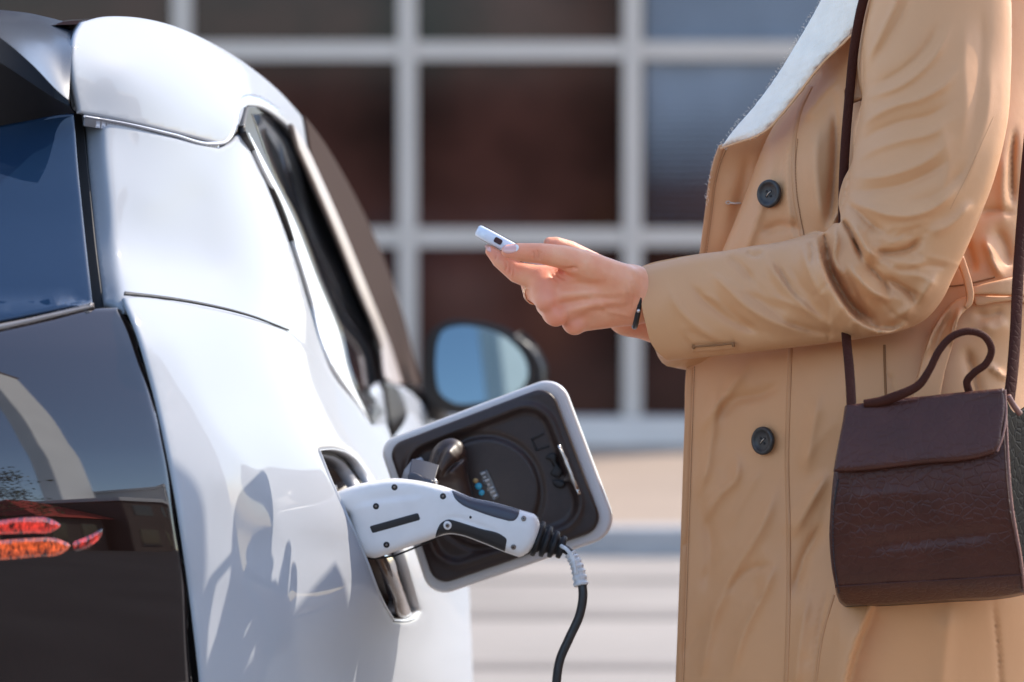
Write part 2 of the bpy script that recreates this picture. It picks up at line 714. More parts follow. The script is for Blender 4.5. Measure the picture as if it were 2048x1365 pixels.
obj('base_course', *box(X0, X1, BY - 0.03, BY + 0.2, 0.05, wz(905) - 0.002), M['brickred'], bld, smooth=False)
obj('wall_core', *box(X0 - 0.07, X1 + 0.07, BY + 0.2, BY + 8, 0.05, zr[-1] + 0.9), M['brickred'], bld, smooth=False)
obj('parapet', *box(X0 - 0.1, X1 + 0.1, BY - 0.02, BY + 0.19, zr[-1] + mw + 0.002, zr[-1] + 0.95), M['mullion'], bld, smooth=False)
# ------------------------------------------------------------------ the white electric car, heading away from the camera
XC = -0.86
car = empty('electric_car', (XC, 4.2, 0.0))
tag(car, 'white hatchback electric car with black tailgate, plugged in and charging', 'car')

# distance of the right-hand flank skin, by photo position
SK = TPS([
    # roof side
    (165, 42, 2.82), (145, 110, 2.76), (155, 225, 2.77), (250, 30, 2.92), (360, 50, 3.06), (470, 105, 3.26), (560, 180, 3.50),
    (640, 280, 3.85), (720, 420, 4.25), (790, 600, 4.65), (832, 765, 5.0),
    (250, 130, 2.83), (350, 160, 2.93), (430, 190, 3.05), (300, 250, 2.86), (430, 285, 3.02), (480, 220, 3.12), (540, 230, 3.3),
    (620, 380, 3.6), (700, 540, 4.0), (760, 680, 4.45),
    # pillar
    (200, 320, 2.77), (205, 450, 2.745), (215, 590, 2.70), (300, 400, 2.83), (320, 540, 2.82), (400, 400, 2.95), (430, 540, 2.95),
    (480, 330, 3.07), (520, 480, 3.10), (560, 620, 3.12), (490, 256, 3.10), (570, 430, 3.24), (602, 520, 3.30), (632, 616, 3.35), (650, 700, 3.39), (700, 780, 3.50), (745, 846, 3.62),
    # shoulder and wing
    (250, 600, 2.665), (300, 760, 2.64), (345, 960, 2.62), (380, 1180, 2.622), (405, 1365, 2.63), (420, 1500, 2.64),
    (330, 680, 2.69), (400, 820, 2.71), (450, 960, 2.70), (470, 1150, 2.695), (490, 1365, 2.70),
    (430, 700, 2.81), (520, 800, 2.89), (540, 950, 2.83), (560, 1100, 2.815), (590, 1365, 2.82),
    (560, 720, 3.01), (640, 850, 3.08), (640, 950, 2.98), (660, 1100, 2.94), (690, 1365, 2.96),
    (650, 770, 3.27), (700, 900, 3.22), (760, 1100, 3.07), (780, 1260, 3.10), (800, 1365, 3.13),
    (800, 1000, 3.34), (850, 1200, 3.28), (880, 1365, 3.36), (900, 1100, 3.6), (945, 1365, 3.75), (935, 1150, 3.95),
    (800, 900, 3.8), (850, 850, 4.6), (900, 1000, 4.1), (600, 1700, 2.84), (800, 1700, 3.15), (945, 1700, 3.75), (430, 1700, 2.66),
], 0.05)


def skin(x, y):
    return SK(x, y)


def skin_off(o):
    return lambda x, y: SK(x, y) + o


parts_r = []

# roof side panel with the rail over the side windows
sil = [(165, 42), (200, 32), (250, 30), (330, 43), (420, 80), (500, 130), (560, 180), (620, 250), (680, 345), (730, 440), (775, 545), (812, 660), (836, 770)]
roof_side = loop(sil, [(836, 770), (800, 772)], [(800, 772), (765, 672), (715, 545), (660, 420), (620, 330), (590, 268), (560, 238), (520, 214), (497, 212)],
                 [(497, 212), (487, 240), (470, 272), (440, 290)], [(440, 290), (330, 262), (225, 238), (160, 226)],
                 [(160, 226), (149, 170), (146, 110), (152, 65), (165, 42)])
parts_r.append(relief('roof_side_panel', roof_side, skin, M['paint'], car, grid=9, thick=0.012, rings=(1.2, 3, 6), roll=(6, 0.004)))
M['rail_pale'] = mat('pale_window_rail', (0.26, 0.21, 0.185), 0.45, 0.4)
M['rail_reflection'] = mat('brown_reflection_rail', (0.045, 0.030, 0.025), 0.9, 0.03)  # brown of the mirrored building put into the rail colour
rail_o = loop([(604, 232), (640, 280), (680, 345), (730, 440), (775, 545), (812, 660), (837, 772)], [(837, 772), (799, 773)], [(799, 773), (765, 674), (716, 547), (662, 424), (626, 344), (604, 232)])
parts_r.append(relief('roof_rail', rail_o, SK, M['rail_reflection'], car, grid=8, thick=0.006, rings=(1, 2.5, 5), off=0.004, roll=(3, 0.001)))
# the roof itself, rolling over from the silhouette to the centre line
rs = cr(sil, 6)
rd = SK(rs[:, 0], rs[:, 1])
A0 = U(rs[:, 0], rs[:, 1], rd)
rows = [A0 + np.array([-0.002, 0.004, -0.003])]
for k, (fx, dzr) in enumerate([(0.08, -0.004), (0.3, -0.012), (0.65, -0.022), (1.0, -0.03)]):
    A = A0.copy()
    A[:, 0] = A0[:, 0] + (XC - A0[:, 0]) * fx
    A[:, 1] = A0[:, 1] + 0.10 * fx
    A[:, 2] = A0[:, 2] + dzr
    rows.append(A)
V, Fc = patch([r for r in rows], 1, 4)
parts_r.append(obj('roof', V, Fc, M['gloss_black'], car))

# pale rail strip and seal of the side windows
WD = TPS([(490, 256, 3.10), (522, 320, 3.17), (570, 430, 3.27), (602, 520, 3.34), (632, 616, 3.42), (664, 700, 3.50), (712, 775, 3.62), (745, 846, 3.74),
          (497, 214, 3.13), (560, 238, 3.50), (590, 268, 3.66), (620, 330, 3.82), (660, 420, 4.05), (715, 545, 4.35), (765, 672, 4.64), (800, 772, 4.85)], 0.02)


def glass_off(o):
    return lambda x, y: WD(x, y) + o


win = loop([(497, 214), (520, 214), (560, 238), (590, 268), (620, 330), (660, 420), (715, 545), (765, 672), (800, 772)],
           [(800, 772), (790, 800), (745, 846)], [(745, 846), (712, 775), (664, 700), (632, 616), (602, 520), (570, 430), (522, 320), (490, 256), (497, 214)])
parts_r.append(relief('window_surround', win, glass_off(0.012), M['rubber'], car, grid=10, thick=0.008, rings=(2,)))
glass = loop([(503, 228), (530, 230), (560, 248), (580, 272), (612, 340), (655, 442), (706, 568), (745, 668), (764, 745)],
             [(764, 745), (744, 838)], [(744, 838), (702, 742), (682, 662), (641, 560), (591, 432), (541, 332), (503, 228)])
parts_r.append(relief('side_window', glass, glass_off(0.006), M['side_glass'], car, grid=10, thick=0.004, rings=(2,)))
strip = loop([(491, 248), (538, 336), (588, 436), (638, 564), (679, 666), (699, 746), (744, 846)], [(744, 846), (722, 812), (655, 702), (627, 600), (598, 506), (571, 420), (527, 332), (491, 248)])
parts_r.append(relief('door_frame_strip', strip, glass_off(-0.004), M['strip_white'], car, grid=5, thick=0.006, rings=(1,), roll=(4, 0.002)))
rail = loop([(572, 250), (595, 285), (630, 358), (672, 452), (724, 578), (768, 686), (796, 772)], [(796, 772), (776, 772), (752, 690), (708, 584), (658, 462), (614, 362), (583, 292), (572, 250)])
parts_r.append(relief('window_rail', rail, SK, M['rail_pale'], car, grid=5, thick=0.006, rings=(1,), off=0.009, roll=(3, 0.001)))

# rear pillar panel, its rear edge turning round to face backwards
def pillar_d(x, y):
    x, y = np.asarray(x, float), np.asarray(y, float)
    q = (166 + (y - 236) * 0.103 + 40 - x) / 5.0
    return SK(x, y) + 0.003 + 0.0009 * 5.0 * np.log1p(np.exp(np.clip(q, -30, 30)))


pillar = loop([(166, 236), (225, 243), (330, 267), (440, 295)], [(440, 295), (466, 283), (484, 262)], [(484, 262), (516, 322), (564, 434), (595, 522), (624, 618), (650, 702), (700, 790)],
              [(700, 790), (575, 690), (400, 640), (250, 620), (204, 606)], [(204, 606), (190, 500), (178, 380), (166, 236)])
parts_r.append(relief('rear_pillar_panel', pillar, pillar_d, M['paint'], car, grid=7, thick=0.01, rings=(1.2, 3, 6), roll=(8, 0.005)))
def ribbon_px(path, widths):
    c = cr(path, 8)
    t = np.gradient(c, axis=0)
    n = np.stack([-t[:, 1], t[:, 0]], 1) / np.linalg.norm(t, axis=1, keepdims=True)
    w = np.interp(np.linspace(0, 1, len(c)), np.linspace(0, 1, len(widths)), widths)[:, None]
    return np.vstack([c + n * w / 2, (c - n * w / 2)[::-1]])


M['trim_grey'] = mat('grey_window_trim', (0.30, 0.31, 0.35), 0.25, 0.5, coat=0.5)
trim = ribbon_px([(172, 232), (260, 248), (350, 269), (425, 287), (455, 282), (472, 255), (480, 215), (492, 196), (512, 196), (545, 212), (580, 240)], (4, 7, 8, 10, 13, 18, 16, 8))
parts_r.append(relief('pillar_trim', trim, skin_off(-0.003), M['trim_grey'], car, grid=5, thick=0.01, rings=(1, 2.5), roll=(5, 0.003)))

# rear wing with the opening for the charging socket
port = loop([(640, 900), (662, 955), (695, 1028), (733, 1115), (772, 1212), (790, 1243)], [(790, 1243), (815, 1243), (833, 1236), (842, 1222)],
            [(842, 1222), (825, 1160), (800, 1080), (765, 1000), (733, 945), (708, 914), (690, 903)], [(690, 903), (665, 898), (640, 900)])


def wing_d(x, y):
    d = SK(x, y)
    top = polydist(cr([(245, 590), (400, 611), (500, 634), (577, 660)], 6), np.stack([x, y], 1), False)
    fade = np.clip((640 - np.asarray(x)) / 300, 0, 1)
    P = np.stack([np.asarray(x, float), np.asarray(y, float)], 1)
    D = polydist(cr([(290, 560), (330, 640), (430, 850), (532, 985), (575, 1130), (600, 1365), (615, 1700)], 6), P, False)
    k = 0.014 * (1 - np.exp(-(np.sqrt(D * D + 64) - 8) / 70.0)) * np.clip((P[:, 1] - 600) / 220, 0, 1)
    return d - 0.006 * np.exp(-(top / 60.0) ** 2) * fade + k - 0.007


wing = loop([(246, 592), (262, 590), (400, 611), (500, 634), (577, 660), (640, 712), (700, 786), (746, 848)], [(746, 848), (772, 846), (788, 880)],
            [(788, 880), (850, 1000), (905, 1100), (935, 1150), (945, 1250), (950, 1365), (955, 1560)], [(955, 1560), (700, 1570), (424, 1560)],
            [(424, 1560), (406, 1365), (384, 1180), (350, 960), (306, 760), (272, 650), (246, 592)])
wing_o = relief('rear_wing', wing, wing_d, M['paint'], car, holes=[port], grid=9, thick=0.003, rings=(1.2, 3, 6), roll=(7, 0.004))
parts_r.append(wing_o)
# dark strip painting the shade of the crease along the shoulder
parts_r.append(relief('shoulder_shut_line', ribbon_px([(248, 588), (300, 593), (400, 608), (500, 632), (577, 661)], (5, 4, 3, 1.2)), wing_d, M['rubber'], car, grid=3, thick=0.002, off=0.0014, rings=()))  # dark strip painting the shade of the shoulder crease
# flank running on to the front
fl = cr([(788, 880), (850, 1000), (905, 1100), (935, 1150), (945, 1250), (950, 1365), (955, 1560)], 4)
A0 = U(fl[:, 0], fl[:, 1], SK(fl[:, 0], fl[:, 1]))
rows = [A0 + np.array([-0.003, 0.0, 0])]
for yy, inx in ((4.2, 0.0), (4.9, -0.02), (5.5, -0.05), (6.1, -0.22), (6.35, -0.5)):
    A = A0.copy()
    A[:, 1] = np.maximum(A0[:, 1] + 0.05, yy)
    A[:, 0] = np.minimum(A0[:, 0], -0.10) * 0.5 + A0[:, 0] * 0.5 + inx
    rows.append(A)
V, Fc = patch(rows, 1, 5)
Fc = [f[::-1] for f in Fc]
flank_o = obj('door_and_front_wing', V, Fc, M['paint'], car)
parts_r.append(flank_o)
# door shoulder seen past the window, with its shut line
dsh = loop([(745, 800), (752, 775), (775, 765), (812, 772), (845, 800), (872, 850)], [(872, 850), (870, 960), (800, 960)], [(800, 960), (745, 846), (745, 800)])
parts_r.append(relief('front_door', dsh, lambda x, y: 4.0 + (np.asarray(x) - 745) / 130.0 * 0.9, M['paint'], car, grid=8, thick=0.02, rings=(1.5, 4), roll=(8, 0.02)))
parts_r.append(relief('door_shut_line', loop([(768, 766), (779, 766), (796, 880), (784, 880)]), lambda x, y: 3.97 + (np.asarray(x) - 745) / 130.0 * 0.9, M['rubber'], car, grid=6, thick=0.006, rings=()))

# charging recess: white flange, grey seal, black bucket
rim = resample(port, 7)
c0 = rim.mean(0)
Pd = wing_d(rim[:, 0], rim[:, 1])
R0 = U(rim[:, 0], rim[:, 1], Pd)
cen = R0.mean(0)


def ring(scale, inx, dy=0.0):
    A = cen + (R0 - cen) * scale
    A = A + np.array([inx, dy, 0])
    return A


def ringstrip(a, b, name, m):
    n = len(a)
    V = np.vstack([a, b])
    Fc = [(i, (i + 1) % n, n + (i + 1) % n, n + i) for i in range(n)]
    o = obj(name, V, Fc, m, car)
    md = o.modifiers.new('s', 'SOLIDIFY')
    md.thickness = 0.0012
    md.offset = 0
    return o


M['seal_grey'] = mat('grey_recess_trim', (0.30, 0.31, 0.34), 0.4, 0.4)
M['flange'] = mat('pale_recess_flange', (0.42, 0.43, 0.45), 0.35, 0.5)
ringstrip(ring(0.995, 0.0), ring(0.975, -0.012), 'socket_flange', M['flange'])
ringstrip(ring(0.974, -0.012), ring(0.93, -0.014), 'socket_seal', M['rubber'])
ringstrip(ring(0.929, -0.014), ring(0.89, -0.030), 'socket_trim', M['seal_grey'])
ringstrip(ring(0.888, -0.030), ring(0.8, -0.10), 'socket_bucket', M['lid_black'])
bk = ring(0.805, -0.10)
obj('socket_back_plate', np.vstack([bk, bk.mean(0)[None]]), [(i, (i + 1) % len(bk), len(bk)) for i in range(len(bk))], M['lid_black'], car)
# socket collar in the recess, the plug sits in it
sc0 = U(735, 1030, 3.08)
sc0 = np.array([cen[0] - 0.09, cen[1] + 0.0, cen[2] + 0.01])
V, Fc = tube([sc0, sc0 + np.array([0.05, 0, 0])], 0.038, 28)
obj('charging_socket', V, Fc, M['lid_black'], car)

# hatch (tailgate) -------------------------------------------------------------
EDG = [(165, 45), (150, 60), (142, 130), (150, 225), (165, 400), (187, 602), (240, 610), (280, 700), (330, 900), (365, 1100), (385, 1365), (395, 1600)]
ey = np.array([p[1] for p in EDG])
ex = np.array([p[0] for p in EDG])
edy = [40, 60, 130, 225, 400, 602, 700, 800, 900, 1000, 1100, 1365, 1600]
edk_ = cr(np.stack([edy, np.array([2.80, 2.77, 2.76, 2.77, 2.735, 2.678, 2.655, 2.639, 2.630, 2.626, 2.627, 2.640, 2.660]) * 1000], 1), 12)


def edge_d(y):
    return np.interp(y, edk_[:, 0], edk_[:, 1]) / 1000


def hatch(x, y):
    x, y = np.asarray(x, float), np.asarray(y, float)
    e = np.interp(y, ey, ex)
    de = edge_d(y)
    t = np.clip((e - x) / 1250.0, 0, 1)
    return de - 0.13 * (1 - (1 - t) ** 2)


CX = -1000
parts_h = []
rwin = loop([(CX, 330), (-500, 300), (-200, 275), (0, 249), (90, 232), (149, 226)], [(149, 226), (156, 320), (168, 440), (186, 604)],
            [(186, 604), (100, 622), (0, 642), (-300, 688), (-600, 715), (CX, 725)])
parts_h.append(relief('rear_window', rwin, hatch, M['rear_glass'], car, grid=18, thick=0.006, rings=(1, 2.5, 5, 9), roll=(8, 0.002)))
low = loop([(CX, 745), (-600, 735), (-300, 706), (0, 656), (100, 634), (188, 613), (238, 611)], [(238, 611), (262, 650), (280, 702), (308, 800), (334, 910), (356, 1050), (368, 1130), (380, 1300), (388, 1400), (396, 1560)],
           [(396, 1560), (-300, 1600), (CX, 1610)])
parts_h.append(relief('tailgate', low, hatch, M['gloss_black'], car, grid=16, thick=0.01, rings=(1, 2.5, 5, 9, 14), roll=(12, 0.005)))
lip = loop([(CX, 731), (-600, 721), (-300, 694), (0, 645), (100, 625), (187, 606)], [(187, 606), (190, 612)], [(190, 612), (100, 634), (0, 657), (-300, 706), (-600, 736), (CX, 746)])
M['lip'] = mat('tailgate_edge_sky_glint', (0.24, 0.20, 0.18), 0.2, 0.6, coat=0.6)  # sky glint on the tailgate's top edge put into the colour
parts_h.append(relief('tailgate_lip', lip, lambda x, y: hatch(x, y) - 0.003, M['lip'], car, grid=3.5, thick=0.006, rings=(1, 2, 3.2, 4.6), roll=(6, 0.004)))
# spoiler: top skin, rear face, dark underside
e0 = [(152, 50), (100, 36), (60, 27), (0, 20), (-300, -10), (-600, -24), (CX, -30)]
e1 = [(144, 105), (120, 100), (70, 75), (0, 45), (-300, -5), (-600, -22), (CX, -28)]
e2 = [(137, 200), (122, 188), (65, 130), (0, 76), (-300, 20), (-600, -5), (CX, -10)]
e3 = [(139, 212), (124, 205), (65, 168), (0, 126), (-300, 70), (-600, 45), (CX, 40)]
e4 = [(148, 226), (124, 229), (65, 240), (0, 252), (-300, 288), (-600, 310), (CX, 332)]


def rowU(e, d0, d1):
    e = np.array(e, float)
    t = np.clip((150 - e[:, 0]) / 1150, 0, 1)
    return U(e[:, 0], e[:, 1], d0 + (d1 - d0) * (1 - (1 - t) ** 2))


r0, r1, r2, r3, r4 = rowU(e0, 2.86, 2.80), rowU(e1, 2.76, 2.66), rowU(e2, 2.70, 2.54), rowU(e3, 2.715, 2.56), rowU(e4, 2.765, 2.645)
V, Fc = patch([r0, r1, r2 + (r1 - r2) * 0.08, r2], 8, 5)
spo = obj('roof_spoiler', V, [f[::-1] for f in Fc], M['spoiler'], car)
V, Fc = patch([r2 + np.array([0, 0.0, -0.0005]), r3], 8, 2)
sp2 = obj('spoiler_rear_face', V, [f[::-1] for f in Fc], M['spoiler'], car)
V, Fc = patch([r3 + np.array([0, 0.0005, 0]), r4], 8, 2)
sp3 = obj('spoiler_underside', V, [f[::-1] for f in Fc], M['rubber'], car)
parts_h += [spo, sp2, sp3]
# rubber seal down the gap between tailgate and body
gap = loop([(158, 44), (170, 40), (156, 70), (151, 110), (154, 165), (164, 226), (178, 360), (192, 500), (206, 607)], [(206, 607), (248, 596)], [(248, 596), (300, 740), (346, 930), (372, 1100), (392, 1330), (400, 1560)],
           [(400, 1560), (380, 1560)], [(380, 1560), (372, 1330), (350, 1100), (322, 920), (276, 740), (238, 622)], [(238, 622), (184, 616)], [(184, 616), (162, 440), (149, 300), (142, 226), (136, 165), (136, 110), (145, 64), (158, 44)])
parts_h.append(relief('tailgate_seal', gap, lambda x, y: edge_d(y) + 0.034, M['rubber'], car, grid=7, thick=0.02, rings=(2,)))
# lit tail light strips under the gloss panel
def lamp_mat(name, c1, c2, e):
    m = mat(name, c1, 0.08, 0.8, coat=1.0, coat_rough=0.01)
    nt = m.node_tree
    b_ = nt.nodes['Principled BSDF']
    tc = nt.nodes.new('ShaderNodeTexCoord')
    mp = nt.nodes.new('ShaderNodeMapping')
    mp.inputs['Scale'].default_value = (420, 40, 170)
    n = nt.nodes.new('ShaderNodeTexNoise')
    n.inputs['Scale'].default_value = 1.0
    n.inputs['Detail'].default_value = 5
    n.inputs['Roughness'].default_value = 0.7
    r = nt.nodes.new('ShaderNodeValToRGB')
    r.color_ramp.elements[0].position = 0.38
    r.color_ramp.elements[0].color = (0.02, 0.006, 0.005, 1)
    r.color_ramp.elements[1].position = 0.66
    r.color_ramp.elements[1].color = (*c2, 1)
    nt.links.new(tc.outputs['Object'], mp.inputs['Vector'])
    nt.links.new(mp.outputs[0], n.inputs['Vector'])
    nt.links.new(n.outputs['Fac'], r.inputs['Fac'])
    sx = nt.nodes.new('ShaderNodeSeparateXYZ')
    nt.links.new(tc.outputs['Generated'], sx.inputs[0])
    bell = nt.nodes.new('ShaderNodeValToRGB')       # the lamp is brightest along its middle
    bell.color_ramp.interpolation = 'EASE'
    bell.color_ramp.elements[0].position = 0.02
    bell.color_ramp.elements[0].color = (0, 0, 0, 1)
    bell.color_ramp.elements[1].position = 0.98
    bell.color_ramp.elements[1].color = (0, 0, 0, 1)
    e2_ = bell.color_ramp.elements.new(0.5)
    e2_.color = (1, 1, 1, 1)
    nt.links.new(sx.outputs['Z'], bell.inputs['Fac'])
    mu = nt.nodes.new('ShaderNodeVectorMath')
    mu.operation = 'MULTIPLY'
    nt.links.new(r.outputs[0], mu.inputs[0])
    nt.links.new(bell.outputs[0], mu.inputs[1])
    nt.links.new(mu.outputs[0], b_.inputs['Base Color'])
    nt.links.new(mu.outputs[0], b_.inputs['Emission Color'])
    b_.inputs['Emission Strength'].default_value = e
    return m


M['tail_red'] = lamp_mat('red_tail_light_lens', (0.5, 0.02, 0.01), (0.9, 0.05, 0.03), 0.2)
M['tail_orange'] = lamp_mat('orange_tail_light_lens', (0.5, 0.09, 0.01), (0.95, 0.13, 0.03), 0.22)
for nm, mt, pl in (('tail_light', 'tail_red', [(-420, 1052), (-200, 1046), (0, 1040), (60, 1034), (100, 1037), (122, 1052), (108, 1064), (60, 1068), (0, 1070), (-200, 1073), (-420, 1078)]),
                   ('tail_light', 'tail_orange', [(-420, 1090), (-200, 1086), (0, 1080), (60, 1076), (118, 1078), (142, 1092), (126, 1108), (70, 1116), (0, 1122), (-200, 1122), (-420, 1126)]),
                   ('tail_light', 'tail_red', [(146, 1086), (166, 1076), (184, 1068), (206, 1058), (204, 1072), (190, 1088), (170, 1100), (150, 1104)])):
    c = cr(pl, 5, True)
    parts_h.append(relief(nm, c, lambda x, y: hatch(x, y) - 0.0008, M[mt], car, grid=7, thick=0.003, rings=(1.5,), roll=(8, 0.0012)))
bmp = loop([(CX, 1575), (-300, 1570), (396, 1562), (950, 1562)], [(950, 1562), (955, 1800), (900, 1960)], [(900, 1960), (400, 1960), (CX, 1960)])
parts_h.append(relief('rear_bumper', bmp, lambda x, y: np.where(np.asarray(x) < 400, hatch(x, np.full(np.shape(x), 1500.0)), SK(x, np.full(np.shape(x), 1560.0))), M['trim_black'], car, grid=30, thick=0.02, rings=()))

# wing mirror on the front door
mo = empty('tmp', (0, 0, 0)); bpy.data.objects.remove(mo)
mg = loop([(872, 690), (885, 662), (915, 652), (960, 656), (1005, 672), (1040, 700), (1056, 735), (1050, 770), (1020, 795), (965, 806), (905, 806), (882, 790), (870, 740), (872, 690)])
MD = 4.75
hous = loop([(848, 720), (858, 668), (890, 644), (950, 642), (1010, 656), (1058, 690), (1086, 740), (1080, 785), (1040, 815), (960, 826), (890, 824), (856, 800), (848, 720)])
hin = inflate(hous, 5, 300)
mh = relief('wing_mirror', hous, lambda x, y: np.full(np.shape(x), MD), M['trim_black'], car, grid=8, thick=0.01, rings=(1.5, 4), back=lambda x, y: MD + 0.006 + hin(x, y) / F * MD * 1.4, holes=[])
rimo = loop([(1030, 668), (1062, 692), (1088, 742), (1082, 784), (1072, 786), (1074, 742), (1050, 700), (1026, 678)])
relief('mirror_rim', rimo, lambda x, y: np.full(np.shape(x), MD - 0.012), M['trim_black'], car, grid=6, thick=0.02, rings=(1.5, 4), roll=(8, 0.008))
mgo = relief('mirror_glass', mg, lambda x, y: MD - 0.030 + ((np.asarray(x) - 960) / 100) ** 2 * 0.0012 + ((np.asarray(y) - 730) / 80) ** 2 * 0.0012 + (np.asarray(x) - 960) / 100 * 0.022 - (np.asarray(y) - 730) / 80 * 0.012, M['mirror'], car, grid=8, thick=0.004, rings=(1.5, 4))
V, Fc = tube([U(885, 815, MD + 0.04), U(860, 812, MD + 0.05), U(815, 806, MD + 0.08)], [0.03, 0.025, 0.03], 12)
obj('mirror_arm', V, Fc, M['trim_black'], car)

# bonnet and windscreen (out of sight behind, for completeness of the body)
zb = 0.93
xr = -0.2
V, Fc = patch([np.array([(xr, 4.75, 0.96), (XC, 4.68, 1.0)]), np.array([(xr - 0.02, 5.4, 0.9), (XC, 5.45, 0.96)]), np.array([(xr - 0.1, 6.1, 0.76), (XC, 6.3, 0.8)]), np.array([(xr - 0.15, 6.25, 0.35), (XC, 6.45, 0.35)])], 6, 6)
parts_r.append(obj('bonnet', V, Fc, M['gloss_black'], car))
V, Fc = patch([np.array([(xr - 0.17, 4.3, 1.3), (XC, 4.2, 1.36)]), np.array([(xr, 4.75, 0.965), (XC, 4.68, 1.005)])], 6, 2)
parts_r.append(obj('windscreen', V, Fc, M['tint_glass'], car))
for o in parts_r + parts_h:
    mirror_copy(o, XC)
# wheels
M['rim'] = mat('dark_alloy', (0.25, 0.25, 0.26), 0.3, metal=0.8)
for wxx, wy in ((-0.16, 3.35), (-0.16, 5.5), (2 * XC + 0.16, 3.35), (2 * XC + 0.16, 5.5)):
    s = 1 if wxx > XC else -1
    rows = []
    for (ox, r) in ((-0.15, 0.22), (-0.16, 0.29), (-0.13, 0.325), (-0.02, 0.325), (0.0, 0.29), (-0.012, 0.22)):
        rows.append([(wxx + s * ox, wy + r * math.cos(a), 0.325 + r * math.sin(a)) for a in np.linspace(0, 2 * math.pi, 41)])
    V, Fc = patch(np.array(rows), 1, 1)
    w = obj('wheel', V, Fc, M['tyre'], car)
    pr = []
    for k in range(5):
        a = k * 2 * math.pi / 5
        p0 = np.array((wxx - s * 0.03, wy, 0.325))
        p1 = np.array((wxx - s * 0.02, wy + 0.215 * math.cos(a), 0.325 + 0.215 * math.sin(a)))
        pr.append(tube([p0, p1], [0.03, 0.02], 8))
    V, Fc = join(pr)
    rm = obj('rim', V, Fc, M['rim'], car)
    rm.parent = w
    rm.matrix_parent_inverse = Matrix.Translation(-Vector(car.location))
    rm.matrix_parent_inverse = Matrix.Identity(4)
# ------------------------------------------------------------------ charging lid
def rpoly(corners, radii, n=8):
    C = np.asarray(corners, float)
    out = []
    N = len(C)
    for i in range(N):
        p, a, b = C[i], C[i - 1], C[(i + 1) % N]
        r = radii[i] if hasattr(radii, '__len__') else radii
        ua = (a - p) / np.linalg.norm(a - p)
        ub = (b - p) / np.linalg.norm(b - p)
        half = math.acos(np.clip(ua @ ub, -1, 1)) / 2
        t = r / math.tan(half)
        s, e = p + ua * t, p + ub * t
        c = p + (ua + ub) / np.linalg.norm(ua + ub) * r / math.sin(half)
        a0 = math.atan2(*(s - c)[::-1])
        a1 = math.atan2(*(e - c)[::-1])
        da = (a1 - a0 + math.pi) % (2 * math.pi) - math.pi
        for k in range(n + 1):
            th = a0 + da * k / n
            out.append(c + r * np.array([math.cos(th), math.sin(th)]))
    return np.array(out)


def inset(corners, d):
    C = np.asarray(corners, float)
    N = len(C)
    area = 0.5 * sum(C[i][0] * C[(i + 1) % N][1] - C[(i + 1) % N][0] * C[i][1] for i in range(N))
    s = 1 if area > 0 else -1
    ds = d if hasattr(d, '__len__') else [d] * N
    lines = []
    for i in range(N):
        p, q = C[i], C[(i + 1) % N]
        t = (q - p) / np.linalg.norm(q - p)
        nrm = s * np.array([-t[1], t[0]])
        lines.append((p + nrm * ds[i], t))
    out = []
    for i in range(N):
        p, t = lines[i - 1]
        q, u = lines[i]
        A = np.array([t, -u]).T
        k = np.linalg.solve(A, q - p)
        out.append(p + t * k[0])
    return np.array(out)


def sstep(x):
    x = np.clip(x, 0, 1)
    return x * x * (3 - 2 * x)


LC = [(756, 886), (1120, 748), (1240, 1068), (862, 1198)]
LID_D = 3.16


def lidplane(x, y):
    return LID_D - (np.asarray(x, float) - 770) / 470.0 * 0.035


lid_root = empty('lid', (0, 0, 0))
bpy.data.objects.remove(lid_root)
lid_out = rpoly(LC, (34, 48, 52, 44))
lid = relief('charging_lid', lid_out, lidplane, M['lid_white'], car, grid=9, rings=(1.2, 3, 6, 10), roll=(9, 0.006),
             back=lambda x, y: lidplane(x, y) + 0.012 + 0.008 * sstep(polydist(lid_out, np.stack([x, y], 1)) / 60))
lin = inset(LC, (13, 26, 20, 15))
lin_o = rpoly(lin, (30, 36, 38, 34))
in2 = rpoly(inset(LC, (46, 62, 58, 48)), (40, 44, 44, 40))


def liner_d(x, y):
    P = np.stack([np.asarray(x, float), np.asarray(y, float)], 1)
    D = polydist(in2, P) * np.where(inside(in2, P), 1, -1)
    d = lidplane(x, y) - 0.009 + 0.006 * sstep((D + 10) / 14)
    rc = np.linalg.norm((P - np.array([972, 985])) * np.array([1.0, 0.98]), axis=1)
    d += 0.003 * np.exp(-((rc - 112) / 5.5) ** 2) * np.where(P[:, 0] > 800, 1, 0)
    d -= 0.002 * sstep((108 - rc) / 5)
    d += -0.003 * np.exp(-((D + 14) / 6) ** 2)
    return d


relief('lid_liner', lin_o, liner_d, M['lid_black'], lid, grid=5, thick=0.004, rings=(1.5, 4), roll=(6, 0.004))
for pl in ([(1061, 878), (1086, 866), (1088, 869), (1064, 881)], [(1061, 878), (1065, 877), (1075, 900), (1071, 902)], [(1072, 899), (1098, 891), (1099, 894), (1073, 903)]):
    relief('moulded_mark', np.array(pl, float), lambda x, y: liner_d(x, y) - 0.0012, M['rubber'], lid, grid=3, thick=0.001, rings=())
# dust cap on its strap
cap_ol = loop([(847, 952), (856, 925), (868, 896), (882, 883), (906, 877), (922, 884), (931, 900), (934, 920), (936, 950), (944, 985), (950, 1010)], [(950, 1010), (900, 1020), (866, 985), (847, 952)])
ch = inflate(cap_ol, 3, 250)
CAPD = 3.115


def cap_d(x, y):
    h = ch(x, y)
    return CAPD - h / F * CAPD * 0.9 - strokes(x, y, [
        ([(872, 962), (878, 930), (893, 900), (912, 886)], 5, 0.012, 'step', 40),
        ([(884, 958), (900, 935), (920, 920), (934, 912)], 5, -0.008),
        ([(852, 950), (862, 930), (872, 905), (886, 890)], 5, 0.004),
    ])


